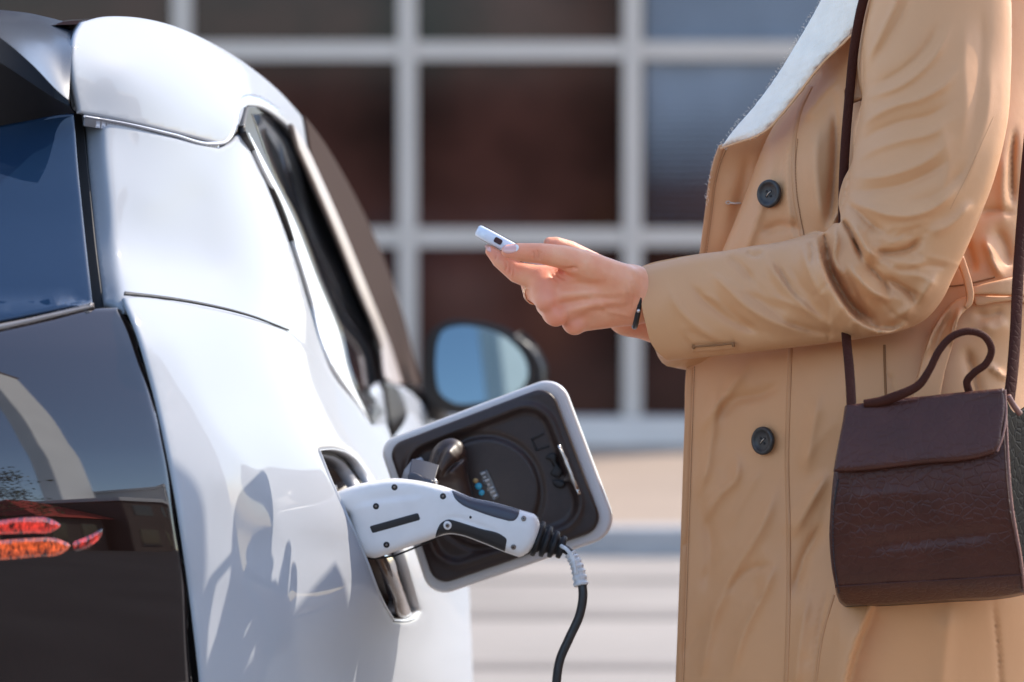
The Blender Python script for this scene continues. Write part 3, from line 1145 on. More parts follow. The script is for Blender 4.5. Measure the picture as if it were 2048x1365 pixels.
cap = relief('dust_cap', cap_ol, cap_d, M['lid_black'], lid, grid=3.5, rings=(1, 2.5), back=lambda x, y: CAPD + 0.012 + 0 * x)
V, Fc = tube(U([862, 868, 874, 872, 866], [962, 958, 966, 974, 980], [3.07] * 5), 0.0018, 8)
obj('cap_link', V, Fc, M['steel'], lid)
V, Fc = tube(U(np.array([846, 830, 818, 812]), np.array([925, 930, 945, 965]), np.array([3.13, 3.14, 3.14, 3.14])), 0.006, 8, flat=(0.35, 1), up=(0, -1, 0))
obj('cap_strap', V, Fc, M['seal_grey'], lid)
# clear data sticker with small print and coloured dots
M['sticker'] = mat('clear_sticker', (0.10, 0.10, 0.10), 0.15, 0.6)
M['print'] = mat('pale_print', (0.42, 0.42, 0.42), 0.3, 0.5)
M['dot_blue'] = mat('blue_dot', (0.03, 0.32, 0.48), 0.25, 0.5)
M['dot_yellow'] = mat('yellow_dot', (0.5, 0.32, 0.12), 0.3, 0.5)
stk = rpoly([(957, 946), (974, 939), (1000, 996), (984, 1002)], 3, 4)
sdf = lambda x, y: liner_d(x, y) - 0.0015
relief('data_sticker', stk, sdf, M['sticker'], lid, grid=5, thick=0.001, rings=())
for (a, b, w, h) in ((966, 947, 9, 4), (969, 955, 6, 3), (974, 961, 9, 4), (977, 970, 5, 4), (983, 976, 9, 3), (985, 984, 9, 4), (990, 992, 8, 4)):
    t = np.array([0.41, 0.91])
    n2 = np.array([0.91, -0.41])
    c = np.array([a, b], float)
    relief('sticker_print', np.array([c - n2 * w / 2 - t * h / 2, c + n2 * w / 2 - t * h / 2, c + n2 * w / 2 + t * h / 2, c - n2 * w / 2 + t * h / 2]),
           lambda x, y: sdf(x, y) - 0.0006, M['print'], lid, grid=4, thick=0.0004, rings=())
for (a, b, r, m) in ((957, 973, 7, 'dot_blue'), (963, 986, 6, 'dot_blue'), (951, 962, 5, 'dot_yellow')):
    th = np.linspace(0, 2 * math.pi, 15)[:-1]
    relief('coloured_dot', np.stack([a + r * np.cos(th), b + r * np.sin(th)], 1), lambda x, y: sdf(x, y) - 0.0006, M[m], lid, grid=4, thick=0.001, rings=(), roll=None)
# latch and striker
relief('latch_striker', loop([(1113, 892), (1121, 899), (1133, 922), (1145, 950), (1154, 991)], [(1154, 991), (1147, 976), (1139, 966), (1128, 961), (1133, 947)], [(1133, 947), (1126, 928), (1119, 912), (1113, 892)]),
       lambda x, y: liner_d(x, y) - 0.010, M['steel'], lid, grid=4, thick=0.004, rings=(1,), roll=(3, 0.0015))
for pl in ([(1090, 918), (1104, 906), (1112, 910), (1112, 924), (1124, 946), (1116, 956), (1100, 948), (1108, 934), (1100, 922)],
           [(1104, 962), (1118, 960), (1130, 968), (1126, 976), (1110, 974)]):
    relief('latch_housing', cr(pl, 3, True), lambda x, y: liner_d(x, y) - 0.006, M['rubber'], lid, grid=4, thick=0.006, rings=(1,), roll=(3, 0.002))
# hinge arm between lid and body
V, Fc = tube(U(np.array([800, 775, 752]), np.array([1010, 1010, 1012]), np.array([3.165, 3.17, 3.15])), [0.02, 0.018, 0.02], 10, flat=(0.3, 1), up=(0, -1, 0))
obj('lid_hinge', V, Fc, M['trim_black'], lid)
# hinge plate and rest of the recess that shows under the plug
M['brown_trim'] = mat('glossy_recess_moulding', (0.10, 0.07, 0.055), 0.12, 0.7, coat=0.6)
relief('recess_moulding', loop([(760, 1105), (786, 1108), (806, 1160), (832, 1232)], [(832, 1232), (812, 1240), (800, 1200), (776, 1140), (760, 1105)]), lambda x, y: SK(x, y) + 0.03, M['brown_trim'], car, grid=4, thick=0.006, rings=(1.5,), roll=(8, 0.008))

# ------------------------------------------------------------------ the charging plug with its cable
M['plug'] = mat('light_grey_plug_plastic', (0.74, 0.72, 0.70), 0.38, 0.5, noise=(40, 0.05, 3), bump=[('noise', 1500, 0.06, 0.0006)])
M['grip'] = mat('dark_blue_grey_grip', (0.045, 0.048, 0.065), 0.4, 0.5)
M['grip_black'] = mat('black_soft_grip', (0.022, 0.02, 0.02), 0.5, 0.4)
M['cable'] = mat('black_cable_sheath', (0.022, 0.02, 0.02), 0.42, 0.5, noise=(120, 0.3, 3))
M['tape'] = mat('white_cable_label', (0.62, 0.61, 0.60), 0.45, 0.4, noise=(120, 0.25, 4), bump=[('noise', 220, 0.5, 0.002)])
plug = empty('charging_plug', tuple(U(700, 1030, 3.03)))
tag(plug, 'grey charging plug with dark grips and black cable, inserted in the car socket', 'charging plug')
plug_ol = loop([(640, 1000), (672, 985), (713, 970), (757, 961), (792, 957), (822, 959), (869, 968), (902, 978), (942, 995), (992, 1006), (1041, 1020), (1068, 1028)],
               [(1068, 1028), (1074, 1034), (1047, 1112), (1038, 1115)], [(1038, 1115), (1012, 1106), (962, 1086), (918, 1071), (898, 1069), (883, 1072), (850, 1084), (822, 1093), (772, 1110), (748, 1117), (724, 1112)],
               [(724, 1112), (706, 1080), (698, 1050), (694, 1030), (660, 1050), (640, 1050)], [(640, 1050), (640, 1000)])
ph = inflate(plug_ol, 4, 300)
PLD = 3.035


def plug_h(x, y):
    h = ph(x, y)
    t = np.clip(h / 52.0, 0, 1)
    return 0.027 * np.sqrt(1 - (1 - t) ** 2)


def plug_d(x, y):
    d = PLD - plug_h(x, y)
    # shoulder step running back from the nose and the parting of the handle
    d -= strokes(x, y, [([(690, 1028), (720, 1012), (760, 1003), (820, 996), (862, 990)], 7, 0.0022, 'step', 60),
                        ([(868, 1074), (880, 1046), (900, 1036), (960, 1052), (1014, 1070)], 4, -0.001),
                        ])
    return d


body = relief('plug_body', plug_ol, plug_d, M['plug'], plug, grid=4.5, rings=(0.8, 2, 4), back=lambda x, y: PLD + plug_h(x, y))
relief('upper_grip', loop([(903, 981), (942, 996), (992, 1007), (1040, 1020)], [(1040, 1020), (1036, 1034), (1028, 1042), (1018, 1043)], [(1018, 1043), (985, 1034), (950, 1022), (925, 1011), (910, 998), (903, 981)]),
       lambda x, y: plug_d(x, y), M['grip'], plug, grid=4, thick=0.003, off=0.0012, rings=(0.8, 2, 4), roll=(4, 0.0016))
relief('lower_grip', loop([(870, 1076), (874, 1060), (882, 1046), (896, 1039), (912, 1042)], [(912, 1042), (960, 1057), (1005, 1071), (1013, 1078), (1012, 1092), (1010, 1104)], [(1010, 1104), (962, 1084), (918, 1069), (898, 1067), (883, 1070), (870, 1076)]),
       lambda x, y: plug_d(x, y), M['grip_black'], plug, grid=4, thick=0.003, off=0.0008, rings=(0.8, 2, 4), roll=(3, 0.0012))
relief('type_plate', rpoly([(739, 1053), (836, 1026), (841, 1040), (745, 1067)], 3, 4), lambda x, y: plug_d(x, y), M['grip_black'], plug, grid=5, thick=0.002, off=0.0006, rings=(1,), roll=(2, 0.0004))


def disc(cx, cy, r):
    th = np.linspace(0, 2 * math.pi, 17)[:-1]
    return np.stack([cx + r * np.cos(th), cy + r * np.sin(th)], 1)


M['screw'] = mat('dull_screw_metal', (0.22, 0.19, 0.17), 0.35, metal=0.9)
for (sx, sy, light) in ((789, 975, 0), (752, 1013, 0), (886, 993, 0), (773, 1090, 0), (895, 1051, 1), (1047, 1038, 1), (1027, 1094, 1)):
    s = relief('screw', disc(sx, sy, 6.3 if not light else 5.2), lambda x, y: plug_d(x, y), M['rubber'] if not light else M['screw'], plug, grid=3, thick=0.002, off=0.0008 if not light else 0.0016, rings=(1.2,), roll=(2, 0.0006))
    relief('screw_head', disc(sx, sy, 3.4), lambda x, y: plug_d(x, y), M['screw'] if not light else M['rubber'], s, grid=3, thick=0.001, off=0.0014 if not light else 0.002, rings=(), roll=(2, 0.0008))
relief('screw_collar', disc(895, 1051, 8.4), lambda x, y: plug_d(x, y), M['plug'], plug, grid=3, thick=0.002, off=0.0014, rings=(1.2,), roll=(2, 0.0006))
relief('pin_hole', disc(941, 1035, 2.6), lambda x, y: plug_d(x, y), M['rubber'], plug, grid=2, thick=0.001, off=0.0005, rings=())
tr = loop([(815, 962), (816, 950), (821, 945), (833, 947), (852, 957), (866, 962), (868, 968), (866, 974)], [(866, 974), (840, 966), (815, 962)])
relief('release_trigger', tr, lambda x, y: np.full(np.shape(x), PLD - 0.012), M['grip'], plug, grid=3, thick=0.024, rings=(0.8, 2), roll=(4, 0.003))
V, Fc = tube(U(np.array([870, 820, 790, 760, 745, 725]), np.array([1079, 1100, 1112, 1117, 1118, 1113]), np.full(6, PLD - 0.004)), 0.0012, 6)
obj('cap_lanyard', V, Fc, M['rubber'], plug)
# ribbed strain relief
ax0, ax1 = U(1054, 1070, PLD), U(1132, 1098, PLD)
prof = []
for k in range(5):
    t0 = k / 5
    r0_ = 0.0222 - 0.0118 * t0
    prof += [(t0 + 0.005, r0_ * 0.72), (t0 + 0.03, r0_ * 0.97), (t0 + 0.06, r0_), (t0 + 0.115, r0_ * 0.99), (t0 + 0.14, r0_ * 0.94), (t0 + 0.155, r0_ * 0.72)]
pts = np.array([ax0 + (ax1 - ax0) * p[0] for p in prof])
rr = np.array([p[1] for p in prof])
V, Fc = tube(pts, rr, 28)
sr = obj('strain_relief', V, Fc, M['rubber'], plug)
for ang in (0.2, 1.7, 3.3, 4.8):
    for k in range(4):
        t = (k + 0.16 + 0.5 * (0.5 - 0.0)) / 5 + 0.06
# cable
cpts = cr([U(1118, 1092, 3.035), U(1140, 1106, 3.03), U(1156, 1140, 3.025), U(1166, 1185, 3.02), U(1160, 1228, 3.02), U(1138, 1278, 3.02), U(1120, 1320, 3.02), U(1113, 1365, 3.02), U(1118, 1450, 3.03), U(1140, 1600, 3.05), U(1150, 1900, 3.1), U(1160, 2300, 3.15), U(1180, 2560, 3.2), np.array([0.16, 3.35, 0.012]), np.array([0.5, 3.9, 0.011]), np.array([2.5, 4.6, 0.011]), np.array([5.0, 4.4, 0.011])], 10)
V, Fc = tube(cpts, 0.0049, 14)
cable = obj('cable', V, Fc, M['cable'], plug)
tp = cr([U(1140, 1108, 3.03), U(1150, 1124, 3.027), U(1157, 1145, 3.024), U(1162, 1172, 3.02)], 8)
tr_ = np.linspace(0.0062, 0.0078, len(tp)) + 0.0008 * np.sin(np.arange(len(tp)) * 1.7)
V, Fc = tube(tp, tr_, 9)
obj('cable_label', V, Fc, M['tape'], plug, smooth=False)
V, Fc = tube(cr([U(1122, 1092, 3.015), U(1134, 1100, 3.008), U(1146, 1118, 3.005), U(1152, 1150, 3.004)], 6), [0.0022] * 19, 6)
obj('label_tail', V, Fc, M['tape'], plug)
# ------------------------------------------------------------------ signed-distance modelling for bodies
def surfnet(f, mn, mx, h):
    """surface nets on a regular grid; f(P)->signed distance"""
    mn, mx = np.asarray(mn, float), np.asarray(mx, float)
    n = np.ceil((mx - mn) / h).astype(int) + 1
    xs = [mn[k] + h * np.arange(n[k]) for k in range(3)]
    q = 4
    n = ((n + q - 1) // q) * q
    xs = [mn[k] + h * np.arange(n[k]) for k in range(3)]
    C = np.stack(np.meshgrid(*[x[q // 2::q] for x in xs], indexing='ij'), -1)
    Dc = f(C.reshape(-1, 3)).reshape(C.shape[:3])
    D = Dc.repeat(q, 0).repeat(q, 1).repeat(q, 2)
    I0 = np.argwhere(np.abs(D) < q * h * 1.6)
    P = mn + I0 * h
    D[tuple(I0.T)] = f(P)
    S = D < 0
    c = [(a, b, e) for a in (0, 1) for b in (0, 1) for e in (0, 1)]
    cnt = sum(S[a:n[0] - 1 + a, b:n[1] - 1 + b, e:n[2] - 1 + e].astype(int) for a, b, e in c)
    act = (cnt > 0) & (cnt < 8)
    I = np.argwhere(act)
    idx = -np.ones(act.shape, int)
    idx[act] = np.arange(len(I))
    acc = np.zeros((len(I), 3))
    num = np.zeros(len(I))
    for a in c:
        for k in range(3):
            if a[k]:
                continue
            b = list(a)
            b[k] = 1
            da = D[I[:, 0] + a[0], I[:, 1] + a[1], I[:, 2] + a[2]]
            db = D[I[:, 0] + b[0], I[:, 1] + b[1], I[:, 2] + b[2]]
            m = (da < 0) != (db < 0)
            t = np.where(m, da / np.where(m, da - db, 1), 0)
            p = np.tile(np.array(a, float), (len(I), 1))
            p[:, k] += t
            acc[m] += p[m]
            num[m] += 1
    V = mn + (I + acc / num[:, None]) * h
    Fc = []
    for k in range(3):
        o = [j for j in range(3) if j != k]
        sl0 = [slice(1, n[j] - 1) for j in range(3)]
        sl0[k] = slice(0, n[k] - 1)
        sl1 = list(sl0)
        sl1[k] = slice(1, n[k])
        A, B = S[tuple(sl0)], S[tuple(sl1)]
        E = np.argwhere(A != B)
        off = np.array([1, 1, 1])
        off[k] = 0
        G = E + off
        ins_ = A[tuple(E.T)]
        u = np.zeros(3, int); u[o[0]] = 1
        w = np.zeros(3, int); w[o[1]] = 1
        q = [idx[tuple((G - u - w).T)], idx[tuple((G - w).T)], idx[tuple(G.T)], idx[tuple((G - u).T)]]
        Q = np.stack(q, 1)
        flip = ins_ if k != 1 else ~ins_
        Q[~flip] = Q[~flip][:, ::-1]
        Fc.append(Q)
    Fc = np.vstack(Fc)
    return V, Fc


def cone_sd(P, a, b, ra, rb):
    ab = b - a
    t = np.clip(((P - a) @ ab) / (ab @ ab + 1e-12), 0, 1)
    return np.linalg.norm(P - a - t[:, None] * ab, axis=1) - (ra + (rb - ra) * t)


def smin(a, b, k):
    h = np.clip(0.5 + 0.5 * (b - a) / k, 0, 1)
    return b + (a - b) * h - k * h * (1 - h)


def pc(px, py, d, r):
    return np.array(U(px, py, d)), r / F * d


def chain_sd(P, ch):
    out = None
    for (a, ra), (b, rb) in zip(ch[:-1], ch[1:]):
        s = cone_sd(P, a, b, ra, rb)
        out = s if out is None else np.minimum(out, s)
    return out


# ------------------------------------------------------------------ the person: hands first
person = empty('person', (0.42, 3.0, 0.0))
tag(person, 'person in a beige belted trench coat holding a phone, hands in view', 'person')

L_WRIST = [pc(1420, 615, 2.905, 54), pc(1300, 596, 2.895, 50), pc(1262, 588, 2.888, 50)]
L_META = [
    [pc(1262, 572, 2.886, 42), pc(1180, 556, 2.872, 36), pc(1088, 562, 2.864, 27)],
    [pc(1262, 588, 2.884, 40), pc(1180, 580, 2.866, 34), pc(1092, 592, 2.858, 25)],
    [pc(1262, 604, 2.886, 38), pc(1180, 605, 2.868, 33), pc(1110, 624, 2.862, 24)],
    [pc(1262, 618, 2.892, 32), pc(1200, 630, 2.880, 29), pc(1148, 644, 2.876, 22)],
]
L_INDEX = [pc(1090, 562, 2.864, 28), pc(1034, 545, 2.868, 21.5), pc(1000, 520, 2.872, 17), pc(982, 503, 2.874, 11.5)]
L_MID = [pc(1092, 594, 2.858, 25), pc(1066, 582, 2.885, 21), pc(1058, 560, 2.91, 19), pc(1062, 536, 2.93, 16), pc(1074, 524, 2.945, 13)]
L_RING = [pc(1110, 626, 2.862, 24), pc(1092, 612, 2.895, 20), pc(1084, 590, 2.922, 18), pc(1086, 566, 2.94, 15), pc(1098, 552, 2.95, 12)]
L_PINKY = [pc(1148, 644, 2.876, 22), pc(1136, 634, 2.91, 18), pc(1126, 612, 2.93, 16), pc(1128, 590, 2.945, 13)]
L_THUMB = [pc(1240, 566, 2.868, 40), pc(1168, 530, 2.848, 30), pc(1128, 515, 2.842, 24), pc(1080, 507, 2.836, 20.5), pc(1040, 505, 2.835, 18.5), pc(1016, 503, 2.837, 13.5)]
L_WEB = [pc(1160, 555, 2.862, 26), pc(1118, 556, 2.868, 20)]
R_ARM = [pc(1420, 660, 3.0, 50), pc(1320, 650, 2.985, 40), pc(1255, 632, 2.975, 36)]
R_PALM = [pc(1255, 632, 2.975, 36), pc(1200, 580, 2.965, 38), pc(1165, 540, 2.955, 32)]
R_F1 = [pc(1190, 535, 2.955, 28), pc(1140, 500, 2.945, 18), pc(1112, 489, 2.94, 15), pc(1099, 487, 2.938, 12.5)]
R_F2 = [pc(1185, 545, 2.965, 26), pc(1120, 530, 2.975, 18), pc(1085, 525, 2.985, 14)]
R_F3 = [pc(1180, 580, 2.97, 24), pc(1130, 570, 2.985, 17), pc(1100, 560, 2.99, 14)]


def hand_l(P):
    k = 0.0055
    s = chain_sd(P, L_WRIST)
    for c in L_META:
        s = smin(s, chain_sd(P, c), 0.009)
    s = smin(s, chain_sd(P, L_WEB), 0.008)
    s = smin(s, chain_sd(P, L_THUMB), 0.0065)
    f = chain_sd(P, L_INDEX)
    for c in (L_MID, L_RING, L_PINKY):
        f = smin(f, chain_sd(P, c), 0.002)
    s = smin(s, f, 0.006)
    # knuckle domes and finger joint swell
    for (a, r) in (pc(1088, 572, 2.852, 21), pc(1092, 604, 2.846, 20), pc(1112, 634, 2.850, 19), pc(1150, 652, 2.866, 17)):
        s = smin(s, np.linalg.norm(P - a, axis=1) - r * 1.0, 0.008)
    return s


def hand_r(P):
    s = chain_sd(P, R_ARM)
    s = smin(s, chain_sd(P, R_PALM), 0.01)
    for c in (R_F1, R_F2, R_F3):
        s = smin(s, chain_sd(P, c), 0.004)
    return s


def bounds(chs, pad=0.012):
    A = np.array([p - r for c in chs for p, r in c])
    B = np.array([p + r for c in chs for p, r in c])
    return A.min(0) - pad, B.max(0) + pad


mnL, mxL = bounds([L_WRIST] + L_META + [L_INDEX, L_MID, L_RING, L_PINKY, L_THUMB])
VL, FL = surfnet(hand_l, mnL, mxL, 0.00125)
# creases, tendons and veins on the back of the hand
pp, dd = proj(VL)
NL = vnormals(VL, np.vstack([FL[:, :3], FL[:, [0, 2, 3]]]))
face = np.clip(-NL[:, 1], 0, 1)
hs = strokes(pp[:, 0], pp[:, 1], [
    ([(1112, 541), (1135, 540), (1158, 536)], 4, -0.0022),
    ([(1100, 545), (1108, 556), (1122, 566)], 3, -0.0008), ([(1108, 543), (1122, 555), (1140, 562)], 3, -0.0008), ([(1116, 542), (1134, 552), (1152, 556)], 3, -0.0006),
    ([(1064, 500), (1068, 510), (1068, 522)], 2.2, -0.0008), ([(1072, 498), (1076, 508), (1074, 522)], 2.2, -0.0009), ([(1082, 500), (1082, 512), (1078, 524)], 2.2, -0.0006),
    ([(1010, 520), (1013, 532), (1010, 546)], 2.0, -0.0008), ([(1018, 524), (1021, 538), (1018, 552)], 2.0, -0.0009), ([(1026, 530), (1028, 544), (1026, 558)], 2.0, -0.0007),
    ([(990, 505), (992, 514), (989, 522)], 1.8, -0.0006),
    ([(1100, 596), (1150, 588), (1220, 586), (1270, 588)], 9, 0.0012),
    ([(1120, 630), (1170, 612), (1230, 604), (1275, 604)], 8, 0.0013),
    ([(1100, 615), (1140, 606), (1190, 598)], 7, -0.0014), ([(1140, 648), (1180, 628), (1230, 618)], 7, -0.0012),
    ([(1100, 578), (1150, 570), (1220, 568)], 8, -0.0010),
    ([(1190, 600), (1210, 620), (1245, 628), (1275, 640)], 5, 0.0009),
    ([(1252, 560), (1256, 590), (1254, 625)], 3, -0.0005), ([(1262, 560), (1267, 590), (1264, 625)], 3, -0.0005),
])
VL = VL + NL * (2.0 * hs * face)[:, None]
mnR, mxR = bounds([R_ARM, R_PALM, R_F1, R_F2, R_F3])
VR, FR = surfnet(hand_r, mnR, mxR, 0.0018)

# the rest of the figure inside the coat (mostly out of frame), coarser
BX, BY_ = 0.42, 3.02


def w3(x, y, z):
    return np.array((x, y, z), float)


B_CH = [
    ([(w3(BX, BY_, 0.95), 0.13), (w3(BX + .01, BY_, 1.12), 0.11), (w3(BX + .02, BY_, 1.3), 0.125), (w3(BX + .03, BY_, 1.42), 0.09)], 0.04),
    ([(w3(BX + .03, BY_, 1.42), 0.05), (w3(BX + .0, BY_, 1.56), 0.045)], 0.03),
    ([(w3(BX - .01, BY_, 1.60), 0.072), (w3(BX - .0, BY_, 1.67), 0.085)], 0.03),
    ([(w3(BX - .095, BY_, 1.61), 0.012), (w3(BX - .085, BY_, 1.64), 0.008)], 0.012),
    ([(w3(BX - .06, BY_, 1.555), 0.03), (w3(BX - .03, BY_, 1.57), 0.03)], 0.02),
]
for s in (-1, 1):
    B_CH += [
        ([(w3(BX + .03, BY_ + s * .04, 1.42), 0.06)] + ([(np.array(U(1880, -40, 2.875)), 0.035), (np.array(U(1835, 545, 2.835)), 0.026), (np.array(U(1420, 615, 2.905)), 0.024)] if s < 0 else [(np.array(U(1880, -40, 3.13)), 0.05), (np.array(U(1800, 470, 3.16)), 0.04), (np.array(U(1420, 660, 3.0)), 0.026)]), 0.03),
        ([(w3(BX, BY_ + s * .09, 0.93), 0.09), (w3(BX - .01, BY_ + s * .09, 0.5), 0.06), (w3(BX + .02, BY_ + s * .09, 0.1), 0.04)], 0.03),
        ([(w3(BX + .03, BY_ + s * .09, 0.07), 0.042), (w3(BX - .09, BY_ + s * .095, 0.045), 0.036), (w3(BX - .15, BY_ + s * .095, 0.035), 0.03)], 0.02),
        ([(w3(BX + .0, BY_ + s * .083, 1.63), 0.012), (w3(BX + .01, BY_ + s * .085, 1.66), 0.014)], 0.006),
    ]


def body_f(P):
    s = None
    for c, k in B_CH:
        t = chain_sd(P, c)
        s = t if s is None else smin(s, t, k)
    return s


VB, FB = surfnet(body_f, (BX - .24, BY_ - .3, -0.01), (BX + .26, BY_ + .3, 1.8), 0.012)


def skin_mat():
    m = mat('skin', (0.60, 0.33, 0.24), 0.42, 0.4, sss=0.15, bump=[('voronoi', 800, 0.25, 0.0008), ('noise', 260, 0.3, 0.0012)])
    nt = m.node_tree
    b = nt.nodes['Principled BSDF']
    tc = nt.nodes.new('ShaderNodeTexCoord')
    n = nt.nodes.new('ShaderNodeTexNoise')
    n.inputs['Scale'].default_value = 38
    n.inputs['Detail'].default_value = 5
    nt.links.new(tc.outputs['Object'], n.inputs['Vector'])
    r = nt.nodes.new('ShaderNodeValToRGB')
    r.color_ramp.elements[0].position = 0.32
    r.color_ramp.elements[0].color = (0.82, 0.305, 0.155, 1)
    r.color_ramp.elements[1].position = 0.68
    r.color_ramp.elements[1].color = (0.86, 0.40, 0.225, 1)
    nt.links.new(n.outputs['Fac'], r.inputs['Fac'])
    at = nt.nodes.new('ShaderNodeAttribute')
    at.attribute_name = 'flush'
    mx = nt.nodes.new('ShaderNodeMix')
    mx.data_type = 'RGBA'
    mx.inputs['B'].default_value = (0.74, 0.20, 0.11, 1)
    nt.links.new(at.outputs['Fac'], mx.inputs['Factor'])
    nt.links.new(r.outputs[0], mx.inputs['A'])
    nt.links.new(mx.outputs['Result'], b.inputs['Base Color'])
    return m


M['skin'] = skin_mat()
V, Fc = join([(VL, FL), (VR, FR), (VB, FB)])
body = obj('body', V, Fc, M['skin'], person)
# redder skin at knuckles, finger ends and the thumb ball
VV_ = np.array(V)
fl_v = np.zeros(len(VV_))
for (a_, s_, w_) in ((U(1088, 572, 2.846), 0.013, .55), (U(1092, 604, 2.842), 0.012, .5), (U(1112, 634, 2.846), 0.012, .55), (U(1150, 652, 2.86), 0.012, .5),
                     (U(1020, 540, 2.86), 0.010, .5), (U(985, 505, 2.868), 0.010, .6), (U(1020, 503, 2.83), 0.012, .6), (U(1072, 510, 2.825), 0.011, .4), (U(1130, 540, 2.85), 0.012, .35),
                     (U(1100, 488, 2.93), 0.012, .5), (U(1280, 660, 2.96), 0.02, .3)):
    fl_v += w_ * np.exp(-((VV_ - a_) ** 2).sum(1) / s_ ** 2)
at_ = body.data.attributes.new('flush', 'FLOAT', 'POINT')
at_.data.foreach_set('value', np.clip(fl_v, 0, .8).astype(np.float32))
# nails
M['nail'] = mat('pink_nail', (0.72, 0.36, 0.30), 0.16, 0.6, coat=0.5)
M['nail_tip'] = mat('pale_nail_tip', (0.75, 0.66, 0.62), 0.2, 0.6)


def onskin(sdf_, x, y, lift):
    """distance where the view line meets the hand, minus a lift"""
    x, y = np.asarray(x, float), np.asarray(y, float)
    lo, hi = np.full(x.shape, 2.79), np.full(x.shape, 2.79)
    d = np.full(x.shape, 2.79)
    for k in range(60):
        P = U(x, y, d)
        s = sdf_(P)
        d = d + np.clip(s, -0.002, 0.01) * 0.9
        d = np.minimum(d, 2.9)
    return d - lift


relief('thumb_nail', cr([(1001, 497), (1010, 489), (1026, 487), (1036, 491), (1035, 500), (1024, 507), (1010, 507)], 5, True), lambda x, y: onskin(hand_l, x, y, 0.0006), M['nail'], body, grid=2.5, thick=0.0015, rings=(0.8, 1.8), roll=(3, 0.0006))
relief('nail_rim', cr([(1030, 488), (1037, 491), (1037, 498), (1031, 504), (1032, 496)], 4, True), lambda x, y: onskin(hand_l, x, y, 0.0009), M['nail_tip'], body, grid=2.5, thick=0.001, rings=(0.8,), roll=(2, 0.0006))
relief('finger_nail', cr([(970, 492), (977, 489), (982, 497), (981, 505), (976, 504), (971, 498)], 4, True), lambda x, y: onskin(hand_l, x, y, 0.0006), M['nail'], body, grid=2.5, thick=0.0015, rings=(0.8,), roll=(2, 0.0006))
M['mole'] = mat('brown_mole', (0.14, 0.06, 0.04), 0.5, 0.3)
relief('mole', disc(1135, 593, 2.6), lambda x, y: onskin(hand_l, x, y, 0.0004), M['mole'], body, grid=2, thick=0.0008, rings=(0.8,), roll=(2, 0.0003))
# ring on a finger and watch strap at the cuff
M['gold'] = mat('rose_gold', (0.85, 0.52, 0.36), 0.18, metal=1.0)
M['strap_black'] = mat('black_watch_strap', (0.012, 0.011, 0.012), 0.35, 0.5)
c0_, r0_ = pc(1070, 586, 2.881, 21.5)
c1_, _ = pc(1060, 578, 2.895, 20)
axr = (c1_ - c0_) / np.linalg.norm(c1_ - c0_)
pr = []
for k, oo in enumerate((-0.0016, 0.0016)):
    th = np.linspace(0, 2 * math.pi, 40)
    e1_ = np.cross(axr, (0, 0, 1)); e1_ /= np.linalg.norm(e1_)
    e2_ = np.cross(axr, e1_)
    pts = [c0_ + axr * (oo + 0.0006 * math.sin(6 * t)) + (r0_ + 0.0006) * (math.cos(t) * e1_ + math.sin(t) * e2_) for t in th]
    pr.append(tube(pts, 0.0009, 8, caps=False))
V, Fc = join(pr)
obj('finger_ring', V, Fc, M['gold'], body)
cw, rw = pc(1282, 597, 2.893, 51)
th = np.linspace(0, 2 * math.pi, 60)
pts = [cw + np.array([0.004 * math.sin(t) - 0.0025, -math.cos(t) * (rw + 0.002), math.sin(t) * (rw + 0.003)]) for t in th]
V, Fc = tube(pts, 0.0045, 10, caps=False, flat=(0.35, 1.0), up=(1, 0, 0.02))
V, Fc = tube(pts, 0.0030, 10, caps=False)
ws = obj('watch_strap', V, Fc, M['strap_black'], person)
relief('strap_stud', disc(1277, 622, 4), lambda x, y: np.full(np.shape(x), 2.862), M['steel'], ws, grid=2, thick=0.004, rings=(1,), roll=(3, 0.002))
# hair of the unseen head
V, Fc = surfnet(lambda P: np.maximum(chain_sd(P, [(w3(BX + .02, BY_, 1.69), 0.105), (w3(BX + .05, BY_, 1.6), 0.1), (w3(BX + .07, BY_, 1.42), 0.075)]), -(np.linalg.norm(P - w3(BX - .1, BY_, 1.6), axis=1) - 0.1)),
                (BX - .15, BY_ - .2, 1.28), (BX + .25, BY_ + .2, 1.85), 0.012)
M['hair'] = mat('light_brown_hair', (0.2, 0.11, 0.05), 0.45, 0.4, bump=[('wavex', 90, 0.6, 0.01)])
obj('hair', V, Fc, M['hair'], person)

# ------------------------------------------------------------------ smartphone
M['phone'] = mat('white_phone_edge', (0.66, 0.67, 0.72), 0.25, 0.5, coat=0.4)
M['phone_slot'] = mat('dark_red_slot', (0.05, 0.014, 0.014), 0.3, 0.5)
M['screen'] = mat('phone_screen', (0.01, 0.01, 0.012), 0.04, 0.6)
pe0, pe1 = U(953, 459, 2.868), U(1112, 545, 2.868)
phone = empty('smartphone', tuple((pe0 + pe1) / 2))
tag(phone, 'white smartphone held between both hands', 'phone')
pa = pe1 - pe0
PLn = np.linalg.norm(pa)
pa = pa / PLn
pb = np.array([0.0, 1.0, -0.015]); pb -= pa * (pb @ pa); pb /= np.linalg.norm(pb)
pn = np.cross(pa, pb)
if pn[2] < 0:
    pn = -pn
PTH, PWD, cr_ = 0.0125, 0.078, 0.013
ol = rpoly([(0, 0), (PLn, 0), (PLn, PWD), (0, PWD)], cr_, 8)
prof = [(-1.0, 0.0035), (-0.92, 0.0012), (-0.6, 0.0), (0.6, 0.0), (0.92, 0.0012), (1.0, 0.0035)]
V, Fc = [], []
cc = np.array([PLn / 2, PWD / 2])
for (t, ins_) in prof:
    for p in ol:
        q = cc + (p - cc) * (1 - ins_ / 0.035)
        V.append(pe0 + pa * q[0] + pb * (q[1]) + pn * (t * PTH / 2))
n = len(ol)
